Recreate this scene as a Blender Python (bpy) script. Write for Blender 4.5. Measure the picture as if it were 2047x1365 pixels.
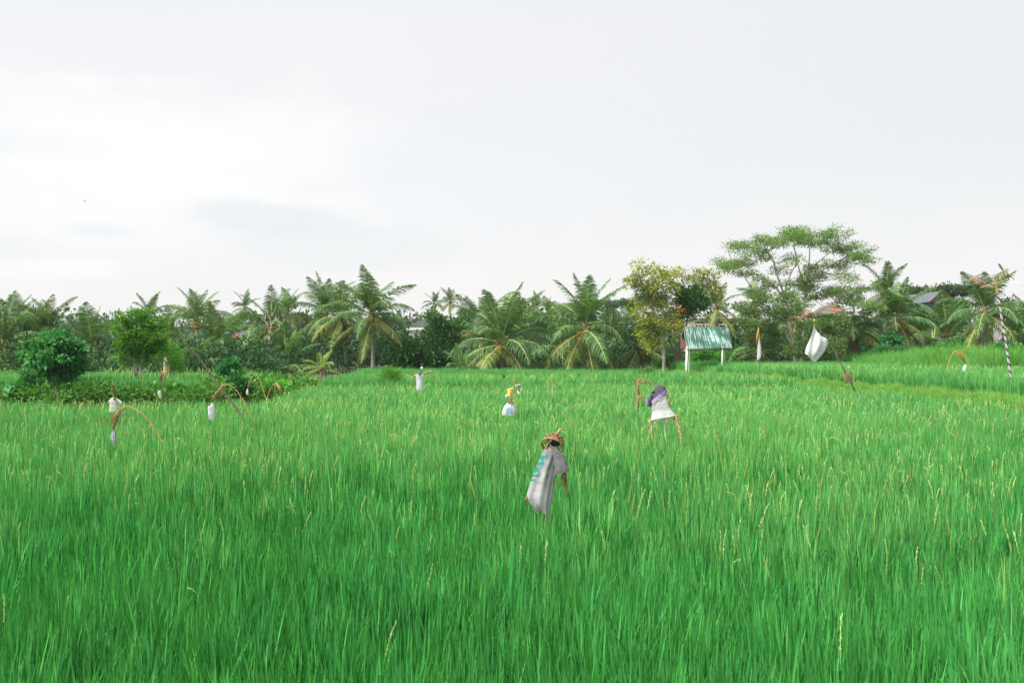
import bpy, math, random
import numpy as np
from mathutils import Vector, Matrix, Euler

random.seed(7)
RNG = np.random.default_rng(11)
for o in list(bpy.data.objects):
    bpy.data.objects.remove(o)
SC = bpy.context.scene
COL = SC.collection
R = math.radians

# ------------------------------------------------------------------ camera
CAM_Z = 2.85
FPX = 1990.1
HY = 690.0
cam_d = bpy.data.cameras.new('camera')
cam = bpy.data.objects.new('camera', cam_d)
COL.objects.link(cam)
cam.location = (0, 0, CAM_Z)
cam.rotation_euler = (math.pi/2 + math.atan(7.5/FPX), 0, 0)
cam_d.sensor_width = 36.0
cam_d.lens = 35.0
cam_d.clip_end = 4000
cam_d.dof.use_dof = True
cam_d.dof.focus_distance = 16.0
cam_d.dof.aperture_fstop = 4.5
SC.camera = cam

# ------------------------------------------------------------------ view + light
SC.view_settings.view_transform = 'Standard'
SC.view_settings.look = 'None'
SC.view_settings.gamma = 1.0
SC.view_settings.use_curve_mapping = False
SC.view_settings.exposure = 2.4
SUN_EL, SUN_AZ = 52.0, -122.0          # azimuth from +Y (forward), negative = left
sun_d = bpy.data.lights.new('sun', 'SUN')
sun_d.energy = 1.5
sun_d.angle = R(32)
sun_d.color = (1.0, 0.965, 0.90)
sun = bpy.data.objects.new('sun', sun_d)
COL.objects.link(sun)
_d = Vector((math.sin(R(SUN_AZ))*math.cos(R(SUN_EL)), math.cos(R(SUN_AZ))*math.cos(R(SUN_EL)), math.sin(R(SUN_EL))))
sun.rotation_euler = (-_d).to_track_quat('-Z', 'Y').to_euler()
sun.location = (-30, 0, 40)

world = bpy.data.worlds.new('World')
SC.world = world
world.use_nodes = True
WN = world.node_tree
WN.nodes.clear()
SKY_GAIN = 0.205

class NG:
    """tiny helper to write node maths"""
    def __init__(self, tree): self.t = tree
    def n(self, typ, **kw):
        nd = self.t.nodes.new(typ)
        for k, v in kw.items(): setattr(nd, k, v)
        return nd
    def l(self, a, b): self.t.links.new(a, b)
    def put(self, sock, v):
        if isinstance(v, bpy.types.NodeSocket): self.l(v, sock)
        else: sock.default_value = v
    def m(self, op, a, b=0.0, c=None, clamp=False):
        nd = self.n('ShaderNodeMath', operation=op); nd.use_clamp = clamp
        self.put(nd.inputs[0], a); self.put(nd.inputs[1], b)
        if c is not None: self.put(nd.inputs[2], c)
        return nd.outputs[0]
    def sm(self, x, lo, hi, a=0.0, b=1.0):
        nd = self.n('ShaderNodeMapRange', interpolation_type='SMOOTHSTEP')
        self.put(nd.inputs[0], x)
        for i, v in zip((1, 2, 3, 4), (lo, hi, a, b)): nd.inputs[i].default_value = v
        return nd.outputs[0]
    def noise(self, vec, scale, detail=4, rough=.5, dist=0.0):
        nd = self.n('ShaderNodeTexNoise')
        if vec is not None: self.l(vec, nd.inputs['Vector'])
        nd.inputs['Scale'].default_value = scale
        nd.inputs['Detail'].default_value = detail
        nd.inputs['Roughness'].default_value = rough
        nd.inputs['Distortion'].default_value = dist
        return nd.outputs[0]
    def mixc(self, f, a, b, blend='MIX'):
        nd = self.n('ShaderNodeMix', data_type='RGBA', blend_type=blend)
        self.put(nd.inputs[0], f)
        for s, v in ((nd.inputs[6], a), (nd.inputs[7], b)):
            if isinstance(v, bpy.types.NodeSocket): self.l(v, s)
            else: s.default_value = (v[0], v[1], v[2], 1)
        return nd.outputs[2]

def build_world():
    g = NG(WN)
    tc = g.n('ShaderNodeTexCoord')
    nrm = g.n('ShaderNodeVectorMath', operation='NORMALIZE'); g.l(tc.outputs['Generated'], nrm.inputs[0])
    sp = g.n('ShaderNodeSeparateXYZ'); g.l(nrm.outputs[0], sp.inputs[0])
    az = g.m('ARCTAN2', sp.outputs[0], sp.outputs[1])
    el = g.m('ARCSINE', sp.outputs[2])
    cb = g.n('ShaderNodeCombineXYZ'); g.l(az, cb.inputs[0]); g.l(g.m('MULTIPLY', el, 2.6), cb.inputs[1])
    cv = cb.outputs[0]
    n1 = g.noise(cv, 3.0, 6, .55)
    n2 = g.noise(cv, 9.0, 5, .6)
    n3 = g.noise(cv, 26.0, 6, .62)
    w = g.m('ADD', g.m('ADD', g.m('MULTIPLY', g.m('SUBTRACT', n1, .5), .26), g.m('MULTIPLY', g.m('SUBTRACT', n2, .5), .16)), g.m('MULTIPLY', g.m('SUBTRACT', n3, .5), .08))
    def blob(a0, e0, ra, re, soft=.6, warp=1.0):
        dx = g.m('DIVIDE', g.m('SUBTRACT', az, a0), ra)
        dy = g.m('DIVIDE', g.m('SUBTRACT', el, e0), re)
        d = g.m('SQRT', g.m('ADD', g.m('MULTIPLY', dx, dx), g.m('MULTIPLY', dy, dy)))
        d = g.m('ADD', d, g.m('MULTIPLY', w, 6*warp))
        return g.sm(d, 1-soft, 1+soft, 1.0, 0.0)
    right = g.sm(g.m('ADD', az, g.m('MULTIPLY', w, .6)), -.35, .55)
    base = g.mixc(right, (.86, .858, .855), (.79, .798, .80))
    low = g.sm(el, .02, .20, 1.0, 0.0)
    base = g.mixc(g.m('MULTIPLY', low, .75), base, (.895, .875, .862))
    base = g.mixc(g.m('MULTIPLY', blob(-.37, .145, .27, .085, .45, 1.3), .9), base, (.945, .938, .925))
    base = g.mixc(g.m('MULTIPLY', blob(-.03, .165, .13, .05, .3, 1.3), .75), base, (.835, .845, .86))
    base = g.mixc(g.m('MULTIPLY', blob(-.235, .122, .085, .017, .40, 1.5), .8), base, (.785, .80, .815))
    base = g.mixc(g.m('MULTIPLY', blob(-.19, .098, .12, .026, .35, 1.4), .75), base, (.80, .812, .825))
    base = g.mixc(g.m('MULTIPLY', blob(-.39, .105, .035, .007, .6), .6), base, (.80, .82, .85))
    base = g.mixc(g.m('MULTIPLY', blob(-.52, .18, .08, .012, .6), .5), base, (.82, .83, .85))
    base = g.mixc(g.m('MULTIPLY', blob(-.47, .085, .14, .009, .7), .55), base, (.81, .825, .85))
    base = g.mixc(g.m('MULTIPLY', blob(-.36, .055, .18, .008, .7), .35), base, (.82, .835, .855))
    wisps = g.sm(g.m('ADD', n1, g.m('MULTIPLY', g.m('SUBTRACT', n2, .5), .5)), .42, .66)
    base = g.mixc(g.m('MULTIPLY', wisps, .30), base, (.80, .815, .84))
    sky = g.n('ShaderNodeTexSky', sky_type='NISHITA')
    sky.sun_disc = False
    sky.sun_elevation = R(SUN_EL)
    sky.sun_rotation = R(SUN_AZ)
    sky.air_density = 1.0; sky.dust_density = 2.0
    bg1 = g.n('ShaderNodeBackground'); g.l(sky.outputs[0], bg1.inputs[0]); bg1.inputs[1].default_value = .05
    bg2 = g.n('ShaderNodeBackground'); g.l(base, bg2.inputs[0]); bg2.inputs[1].default_value = SKY_GAIN
    mx = g.n('ShaderNodeMixShader'); mx.inputs[0].default_value = .94
    g.l(bg1.outputs[0], mx.inputs[1]); g.l(bg2.outputs[0], mx.inputs[2])
    out = g.n('ShaderNodeOutputWorld'); g.l(mx.outputs[0], out.inputs[0])
build_world()

# ------------------------------------------------------------------ helpers
def at(px, py, Y):
    return Vector(((px-1023.5)/FPX*Y, Y, CAM_Z-(py-HY)/FPX*Y))
def mpp(Y): return Y/FPX

def tag(o, label=None, cat=None, group=None, kind=None):
    if label: o['label'] = label
    if cat: o['category'] = cat
    if group: o['group'] = group
    if kind: o['kind'] = kind
    return o
def empty(name, loc, label, cat, group=None):
    o = bpy.data.objects.new(name, None); COL.objects.link(o)
    o.location = loc; o.empty_display_size = .2
    bpy.context.view_layer.update() if False else None
    return tag(o, label, cat, group)
def link(name, me, parent=None, world=True):
    """links a mesh; vertices are in world space, so an offset parent is undone"""
    o = bpy.data.objects.new(name, me); COL.objects.link(o)
    if parent is not None:
        o.parent = parent
        if world:
            p = parent; off = Vector((0, 0, 0))
            while p is not None:
                off += Vector(p.location); p = p.parent
            o.location = -off
    return o

class MB:
    def __init__(s): s.V = []; s.F = []; s.M = []; s.C = []; s.n = 0; s.A = []   # A: numpy batches (V, F, var)
    def add(s, vs, fs, mi=0, cols=None):
        b = s.n
        s.V.extend([tuple(v) for v in vs]); s.n += len(vs)
        s.F.extend([tuple(b+i for i in f) for f in fs]); s.M.extend([mi]*len(fs))
        s.C.extend(cols if cols else [(1, 1, 1, 1)]*len(vs))
    def box(s, c, h, rot=None, mi=0):
        vs = []
        for dx in (-1, 1):
            for dy in (-1, 1):
                for dz in (-1, 1):
                    v = Vector((dx*h[0], dy*h[1], dz*h[2]))
                    if rot is not None: v = rot @ v
                    vs.append(Vector(c)+v)
        s.add(vs, [(0,1,3,2),(4,6,7,5),(0,4,5,1),(2,3,7,6),(0,2,6,4),(1,5,7,3)], mi)
    def tube(s, pts, rad, sides=6, mi=0, cap=True, cols=None):
        pts = [Vector(p) for p in pts]; n = len(pts)
        if not hasattr(rad, '__len__'): rad = [rad]*n
        vs = []; cs = []
        up = Vector((0, 0, 1))
        t0 = (pts[1]-pts[0]).normalized()
        a = t0.cross(up)
        if a.length < .1: a = t0.cross(Vector((1, 0, 0)))
        a.normalize()
        for i in range(n):
            t = (pts[min(i+1, n-1)]-pts[max(i-1, 0)])
            if t.length < 1e-9: t = t0
            t = t.normalized()
            a = (a - t*a.dot(t))
            if a.length < 1e-6: a = t.orthogonal()
            a.normalize(); b = t.cross(a)
            for k in range(sides):
                th = 2*math.pi*k/sides
                vs.append(pts[i]+(a*math.cos(th)+b*math.sin(th))*rad[i])
                if cols: cs.append(cols[i])
        fs = []
        for i in range(n-1):
            for k in range(sides):
                k2 = (k+1) % sides
                fs.append((i*sides+k, i*sides+k2, (i+1)*sides+k2, (i+1)*sides+k))
        if cap:
            fs.append(tuple(range(sides))[::-1]); fs.append(tuple((n-1)*sides+k for k in range(sides)))
        s.add(vs, fs, mi, cs if cols else None)
    def ball(s, c, r, mi=0, seg=7, rings=5, jit=0.0):
        c = Vector(c); rr = r if hasattr(r, '__len__') else (r, r, r)
        vs = [c+Vector((0, 0, rr[2]))]
        for i in range(1, rings):
            ph = math.pi*i/rings
            for k in range(seg):
                th = 2*math.pi*k/seg
                j = 1+random.uniform(-jit, jit)
                vs.append(c+Vector((math.sin(ph)*math.cos(th)*rr[0]*j, math.sin(ph)*math.sin(th)*rr[1]*j, math.cos(ph)*rr[2]*j)))
        vs.append(c-Vector((0, 0, rr[2])))
        fs = [(0, 1+k, 1+(k+1) % seg) for k in range(seg)]
        for i in range(rings-2):
            for k in range(seg):
                a = 1+i*seg+k; b = 1+i*seg+(k+1) % seg
                fs.append((a, a+seg, b+seg, b))
        l = len(vs)-1; o = 1+(rings-2)*seg
        fs += [(o+k, l, o+(k+1) % seg) for k in range(seg)]
        s.add(vs, fs, mi)
    def mesh(s, name, mats, smooth=True):
        me = bpy.data.meshes.new(name)
        me.from_pydata(s.V, [], s.F)
        for m in mats: me.materials.append(m)
        if len(mats) > 1: me.polygons.foreach_set('material_index', s.M)
        me.polygons.foreach_set('use_smooth', [smooth]*len(s.F))
        ca = me.color_attributes.new('Col', 'FLOAT_COLOR', 'POINT')
        ca.data.foreach_set('color', np.array(s.C, dtype=np.float32).ravel())
        me.update()
        return me
    def build(s, name, mats, parent=None, smooth=True):
        o = link(name, s.mesh(name, mats if isinstance(mats, (list, tuple)) else [mats], smooth), parent)
        if name in ('dry_leaflets', 'straw_hands', 'straw_arms', 'straw_bundle', 'leaf_strips', 'dry_frond'): o['kind'] = 'stuff'
        return o

def tri_mesh(name, V, F, var, mats, smooth=False, mi=None):
    """fast mesh from numpy triangles with one random value per vertex"""
    me = bpy.data.meshes.new(name)
    nv, nf = len(V), len(F)
    me.vertices.add(nv); me.vertices.foreach_set('co', np.asarray(V, dtype=np.float32).ravel())
    me.loops.add(nf*3); me.loops.foreach_set('vertex_index', np.asarray(F, dtype=np.int32).ravel())
    me.polygons.add(nf)
    me.polygons.foreach_set('loop_start', np.arange(0, nf*3, 3, dtype=np.int32))
    me.polygons.foreach_set('loop_total', np.full(nf, 3, dtype=np.int32))
    if smooth: me.polygons.foreach_set('use_smooth', np.ones(nf, dtype=bool))
    for m in (mats if isinstance(mats, (list, tuple)) else [mats]): me.materials.append(m)
    if mi is not None: me.polygons.foreach_set('material_index', np.asarray(mi, dtype=np.int32))
    a = me.attributes.new('var', 'FLOAT', 'POINT'); a.data.foreach_set('value', np.asarray(var, dtype=np.float32))
    me.update(calc_edges=True)
    return me

def unit(a): return a/np.maximum(np.linalg.norm(a, axis=-1, keepdims=True), 1e-9)
def leaf_tris(C, D, L, W, rng, updir=.5, fold=.25):
    """N folded leaves: C base points, D axis directions, L lengths, W widths"""
    N = len(C); D = unit(D)
    U = unit(rng.normal(size=(N, 3))*(1-updir)+np.array([0, 0, 1.0])*updir)
    S = unit(np.cross(D, U)); Nn = np.cross(S, D)
    L = np.broadcast_to(np.asarray(L), (N,))[:, None]; W = np.broadcast_to(np.asarray(W), (N,))[:, None]
    tip = C+D*L - np.array([0, 0, 1.0])*L*.15
    mid = C+D*L*.45
    a = mid+S*W*.5+Nn*W*fold; b = mid-S*W*.5+Nn*W*fold
    V = np.stack([C, a, tip, b], 1).reshape(-1, 3)
    k = np.arange(N)[:, None]*4
    F = np.concatenate([k+np.array([0, 1, 2]), k+np.array([0, 2, 3])], 1).reshape(-1, 3)
    return V, F, np.repeat(rng.random(N), 4)

def catmull(pts, sub=5):
    pts = [np.array(p, dtype=float) for p in pts]
    if len(pts) < 3: 
        return [pts[0]+(pts[-1]-pts[0])*t for t in np.linspace(0, 1, sub+1)]
    out = []
    for i in range(len(pts)-1):
        p0 = pts[i-1] if i else 2*pts[0]-pts[1]
        p1, p2 = pts[i], pts[i+1]
        p3 = pts[i+2] if i+2 < len(pts) else 2*pts[-1]-pts[-2]
        for k in range(sub):
            t = k/sub
            out.append(.5*((2*p1)+(-p0+p2)*t+(2*p0-5*p1+4*p2-p3)*t*t+(-p0+3*p1-3*p2+p3)*t**3))
    out.append(pts[-1])
    return out

_lat = np.random.default_rng(5).random((256, 256))
def vnoise(x, y, s=1.0, seed=0):
    x = np.asarray(x)*s+seed*17.3+100; y = np.asarray(y)*s+seed*9.1+100
    xi = np.floor(x).astype(int); yi = np.floor(y).astype(int)
    fx = x-xi; fy = y-yi; fx = fx*fx*(3-2*fx); fy = fy*fy*(3-2*fy)
    g = lambda a, b: _lat[a % 256, b % 256]
    return (g(xi, yi)*(1-fx)+g(xi+1, yi)*fx)*(1-fy)+(g(xi, yi+1)*(1-fx)+g(xi+1, yi+1)*fx)*fy

# ------------------------------------------------------------------ materials
def newmat(name):
    m = bpy.data.materials.new(name); m.use_nodes = True
    m.node_tree.nodes.clear()
    return m, NG(m.node_tree)
def leafmat(name, ca, cb, trans=.35, gloss=.06, rough=.45, objvar=.18, bscale=None, tcol=None, patch=None):
    m, g = newmat(name)
    at_ = g.n('ShaderNodeAttribute', attribute_name='var')
    col = g.mixc(at_.outputs['Fac'], ca, cb)
    oi = g.n('ShaderNodeObjectInfo')
    hsv = g.n('ShaderNodeHueSaturation'); g.l(col, hsv.inputs['Color'])
    g.l(g.m('ADD', g.m('MULTIPLY', oi.outputs['Random'], objvar*2), 1-objvar), hsv.inputs['Value'])
    hr = g.m('FRACT', g.m('MULTIPLY', oi.outputs['Random'], 7.31))
    g.l(g.m('ADD', g.m('MULTIPLY', hr, .03), .485), hsv.inputs['Hue'])
    col = hsv.outputs[0]
    if patch:
        ge = g.n('ShaderNodeNewGeometry')
        nz = g.noise(ge.outputs['Position'], patch[0], 3, .55)
        col = g.mixc(g.m('MULTIPLY', g.sm(nz, .38, .66), patch[2]), col, patch[1])
    d = g.n('ShaderNodeBsdfDiffuse'); g.l(col, d.inputs[0])
    t = g.n('ShaderNodeBsdfTranslucent')
    tc = g.mixc(1.0, col, tcol or (1.25, 1.3, .7), 'MULTIPLY'); g.l(tc, t.inputs[0])
    mx = g.n('ShaderNodeMixShader'); mx.inputs[0].default_value = trans
    g.l(d.outputs[0], mx.inputs[1]); g.l(t.outputs[0], mx.inputs[2])
    gl = g.n('ShaderNodeBsdfAnisotropic' if False else 'ShaderNodeBsdfGlossy'); gl.inputs['Roughness'].default_value = rough
    gl.inputs[0].default_value = (.9, .95, 1, 1)
    mg = g.n('ShaderNodeMixShader'); mg.inputs[0].default_value = gloss
    g.l(mx.outputs[0], mg.inputs[1]); g.l(gl.outputs[0], mg.inputs[2])
    o = g.n('ShaderNodeOutputMaterial'); g.l(mg.outputs[0], o.inputs[0])
    return m
def solid(name, ca, cb=None, scale=6.0, rough=.7, bump=.3, stretch=(1, 1, 1), detail=5, metal=0.0, lo=.35, hi=.65):
    m, g = newmat(name)
    tc = g.n('ShaderNodeTexCoord'); mp = g.n('ShaderNodeMapping'); mp.inputs['Scale'].default_value = stretch
    g.l(tc.outputs['Object'], mp.inputs[0])
    nz = g.noise(mp.outputs[0], scale, detail, .6)
    col = g.mixc(g.sm(nz, lo, hi), ca, cb or tuple(c*.7 for c in ca))
    p = g.n('ShaderNodeBsdfPrincipled'); g.l(col, p.inputs['Base Color'])
    p.inputs['Roughness'].default_value = rough; p.inputs['Metallic'].default_value = metal
    b = g.n('ShaderNodeBump'); b.inputs['Strength'].default_value = bump; b.inputs['Distance'].default_value = .02
    g.l(nz, b.inputs['Height']); g.l(b.outputs[0], p.inputs['Normal'])
    o = g.n('ShaderNodeOutputMaterial'); g.l(p.outputs[0], o.inputs[0])
    return m
def clothmat(name, trans=.2, weave=260):
    m, g = newmat(name)
    at_ = g.n('ShaderNodeAttribute', attribute_name='Col')
    tc = g.n('ShaderNodeTexCoord')
    nz = g.noise(tc.outputs['Object'], 14, 6, .65)
    col = g.mixc(g.m('MULTIPLY', g.sm(nz, .35, .75), .12), at_.outputs['Color'], (.30, .28, .24))
    n2 = g.noise(tc.outputs['Object'], weave, 2, .5)
    d = g.n('ShaderNodeBsdfDiffuse'); g.l(col, d.inputs[0])
    n3 = g.noise(tc.outputs['Object'], 5, 4, .5, .6)
    hh = g.m('ADD', g.m('MULTIPLY', n3, 1.0), g.m('MULTIPLY', n2, .02))
    b = g.n('ShaderNodeBump'); b.inputs['Strength'].default_value = .55; b.inputs['Distance'].default_value = .05
    g.l(hh, b.inputs['Height']); g.l(b.outputs[0], d.inputs['Normal'])
    t = g.n('ShaderNodeBsdfTranslucent'); g.l(col, t.inputs[0])
    mx = g.n('ShaderNodeMixShader'); mx.inputs[0].default_value = trans
    g.l(d.outputs[0], mx.inputs[1]); g.l(t.outputs[0], mx.inputs[2])
    o = g.n('ShaderNodeOutputMaterial'); g.l(mx.outputs[0], o.inputs[0])
    return m

M = {}
M['rice'] = leafmat('rice_leaf', (.003, .068, .016), (.090, .46, .085), .26, .012, .42, .30, tcol=(1.15, 1.25, .85), patch=(.16, (.085, .36, .085), .35))
M['rice_b'] = leafmat('rice_leaf_riper_lit', (.020, .175, .042), (.24, .57, .155), .30, .012, .45, .26, tcol=(1.15, 1.25, .85), patch=(.10, (.055, .28, .075), .45))  # riper tone, with the light on far tips mixed into the colour
M['rice_dry'] = leafmat('rice_leaf_drying', (.40, .36, .10), (.30, .38, .10), .3, .012, .6)
M['panicle'] = leafmat('rice_panicle', (.36, .54, .18), (.60, .68, .30), .3, .012, .6, .1)
M['grass'] = leafmat('bund_grass', (.15, .42, .09), (.32, .55, .15), .38, .012, .5, .2)
M['tallgrass'] = leafmat('tall_grass', (.06, .27, .05), (.27, .50, .12), .4, .012, .5, .25, patch=(.5, (.10, .36, .08), .5))
M['frond'] = leafmat('palm_leaflet', (.050, .125, .045), (.140, .250, .090), .30, .012, .45, .25, tcol=(1.3, 1.35, .55))
M['frond_old'] = leafmat('palm_leaflet_old', (.11, .175, .055), (.25, .295, .09), .32, .012, .45, .25, tcol=(1.3, 1.25, .55))
M['frond_young'] = leafmat('palm_leaflet_young', (.16, .29, .07), (.30, .38, .10), .38, .012, .42, .1)
M['frond_dead'] = leafmat('palm_leaflet_dead', (.13, .085, .05), (.27, .19, .12), .15, .012, .7, .2, tcol=(1, 1, 1))
M['rachis'] = solid('palm_rachis', (.42, .42, .12), (.30, .36, .10), 3, .5, .1)
M['rachis_y'] = solid('palm_rachis_yellow', (.52, .46, .12), (.42, .42, .13), 3, .5, .1)
M['rachis_b'] = solid('palm_rachis_brown', (.22, .13, .07), (.34, .22, .12), 3, .7, .2)
M['trunk'] = solid('palm_trunk', (.34, .31, .28), (.19, .165, .14), 2.5, .85, .5, (1, 1, 4))
M['fibre'] = solid('palm_fibre', (.10, .065, .035), (.18, .11, .05), 5, .9, .8)
M['nut_y'] = solid('coconut_yellow', (.50, .34, .05), (.38, .29, .06), 6, .5, .1)
M['nut_o'] = solid('coconut_orange', (.42, .24, .045), (.50, .34, .06), 6, .5, .1)
M['nut_g'] = solid('coconut_green', (.26, .34, .07), (.36, .38, .08), 6, .5, .1)
M['bark'] = solid('pale_bark', (.42, .37, .32), (.24, .20, .17), 7, .85, .6, (1, 1, .4))
M['bark_d'] = solid('brown_bark', (.21, .165, .125), (.11, .085, .065), 7, .85, .6, (1, 1, .4))
M['soil'] = solid('bank_soil', (.13, .075, .045), (.07, .05, .03), 3, .95, .8)
M['straw'] = solid('dry_straw', (.42, .24, .12), (.26, .13, .06), 30, .7, .3)
M['straw_l'] = solid('pale_straw', (.58, .40, .20), (.42, .26, .12), 30, .7, .3)
M['rib'] = solid('orange_palm_rib', (.55, .31, .06), (.34, .17, .04), 14, .55, .2)
M['bamboo'] = solid('bamboo', (.44, .29, .13), (.28, .17, .07), 9, .5, .25, (1, 1, .3))
M['stick'] = solid('grey_brown_stick', (.17, .125, .105), (.085, .065, .06), 12, .8, .4)
M['wicker'] = solid('wicker', (.34, .21, .085), (.17, .095, .035), 40, .55, .3)
M['cloth'] = clothmat('cloth', .22)
M['plastic_w'] = clothmat('thin_plastic', .35)
M['white_wood'] = solid('white_painted_post', (.68, .66, .61), (.42, .40, .37), 5, .7, .3, (2, 2, .5))
M['black'] = solid('black_plastic', (.03, .03, .035), (.05, .05, .05), 10, .5, .1)
M['yellow'] = solid('yellow_plastic', (.85, .47, .06), (.75, .38, .04), 9, .45, .05)
M['white'] = solid('white_plaster', (.74, .73, .70), (.60, .60, .58), 2, .8, .1)
M['slate'] = solid('blue_grey_roof', (.095, .115, .14), (.07, .085, .10), 4, .6, .3)
M['darkroof'] = solid('dark_roof', (.035, .035, .045), (.05, .05, .055), 4, .6, .3)
M['orangeroof'] = solid('orange_tile_roof', (.36, .12, .04), (.26, .09, .04), 5, .7, .3)
M['thatch'] = solid('grey_thatch', (.17, .135, .11), (.10, .08, .065), 9, .95, .8)
M['redtrim'] = solid('red_roof_edge', (.20, .025, .03), (.14, .025, .03), 4, .6, .1)
M['concrete'] = solid('grey_concrete', (.34, .33, .32), (.24, .235, .23), 2, .85, .2)
M['glass'] = solid('dark_window_glass', (.035, .045, .05), (.06, .07, .08), 2, .12, 0)
M['blade_g'] = solid('green_metal_blade', (.08, .13, .11), (.12, .17, .15), 20, .4, .1)
# greens for broad leaved plants
M['L_bright'] = leafmat('leaf_bright', (.050, .215, .040), (.20, .46, .080), .35, .012, .5)
M['L_blue'] = leafmat('leaf_bluegreen', (.025, .140, .045), (.100, .330, .095), .32, .012, .5)
M['L_mid'] = leafmat('leaf_mid', (.035, .125, .038), (.10, .245, .065), .3, .012, .5)
M['L_dark'] = leafmat('leaf_dark', (.012, .045, .018), (.045, .120, .036), .25, .012, .5)
M['L_yel'] = leafmat('leaf_yellowing', (.16, .235, .035), (.46, .43, .08), .38, .012, .45)
M['L_alb'] = leafmat('leaf_feathery', (.075, .24, .060), (.28, .43, .12), .35, .012, .45)
M['L_rust'] = leafmat('leaf_rust_tipped', (.040, .155, .042), (.22, .27, .09), .32, .012, .5)
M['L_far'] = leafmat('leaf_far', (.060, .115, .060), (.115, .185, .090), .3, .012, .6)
M['L_pink'] = leafmat('blossom_pink', (.45, .26, .25), (.60, .42, .38), .3, .012, .5, tcol=(1, 1, 1))
M['L_red'] = leafmat('leaf_orange_red', (.50, .13, .04), (.60, .25, .08), .3, .012, .5, tcol=(1, 1, 1))
M['L_bank'] = leafmat('bank_leaf', (.022, .105, .025), (.13, .33, .06), .33, .012, .42)

# ------------------------------------------------------------------ terrain
def sst(a): a = np.clip(a, 0, 1); return a*a*(3-2*a)
XB_Y = [0, 25, 32.6, 38, 47, 57, 72, 84, 200]
XB_X = [19.5, 17.4, 16.9, 16.7, 15.8, 13.7, 10.4, 8.5, 8.5]
def dist_L(x, y): return np.minimum(y-35.3, (-9.6-(y-35.3)*.05)-x)
def dist_R(x, y): return x-np.interp(y, XB_Y, XB_X)
def dist_M(x, y): return y-(51+.6*np.sin(x*.35))
def mound(x, y):
    return .55*sst((x-21.5-(y-58)*.15)/3.5)*sst((y-53.5-.8*np.sin(x*.6))/6)*(1-.35*vnoise(x, y, .18, 3))
def ground(x, y):
    x = np.asarray(x, dtype=float); y = np.asarray(y, dtype=float)
    L = .85*sst(dist_L(x, y)/1.5)*(1-.35*sst((y-44)/14))
    Rr = .78*sst((dist_R(x, y)+.2)/.9)
    Mm = .26*sst(dist_M(x, y)/.7)
    z = np.maximum(np.maximum(L, Rr), Mm)
    z = z+np.where(dist_R(x, y) > 0, mound(x, y), 0)
    far = sst((y-90)/30)
    z = z*(1-far)+.4*far
    return z+.02*(vnoise(x, y, 1.3)-.5)
def gz(x, y): return float(ground(x, y))

def build_ground():
    m, g = newmat('field_mud')
    tc = g.n('ShaderNodeTexCoord')
    nz = g.noise(tc.outputs['Object'], .9, 6, .6)
    col = g.mixc(g.sm(nz, .35, .65), (.055, .070, .030), (.085, .075, .045))
    p = g.n('ShaderNodeBsdfPrincipled'); g.l(col, p.inputs['Base Color']); p.inputs['Roughness'].default_value = .8
    o = g.n('ShaderNodeOutputMaterial'); g.l(p.outputs[0], o.inputs[0])
    xs = np.concatenate([[-1500, -600, -250, -120], np.arange(-60, 60.1, .5), [120, 250, 600, 1500]])
    ys = np.concatenate([[-1500, -400, -100, -20], np.arange(0, 110.1, .5), [140, 200, 350, 800, 2500]])
    X, Y = np.meshgrid(xs, ys)
    Z = ground(X, Y)
    nx, ny = len(xs), len(ys)
    V = np.stack([X.ravel(), Y.ravel(), Z.ravel()], 1)
    i = (np.arange(ny-1)[:, None]*nx+np.arange(nx-1)[None, :]).ravel()
    F = np.concatenate([np.stack([i, i+1, i+nx+1], 1), np.stack([i, i+nx+1, i+nx], 1)])
    me = tri_mesh('ground', V, F, np.zeros(len(V)), [m, M['soil']], True)
    ctr = V[F].mean(1)
    dl = dist_L(ctr[:, 0], ctr[:, 1])
    me.polygons.foreach_set('material_index', ((dl > -.6) & (dl < 2.0) & (ctr[:, 1] < 70)).astype(np.int32))
    o = link('ground', me); tag(o, kind='structure')
build_ground()

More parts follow.
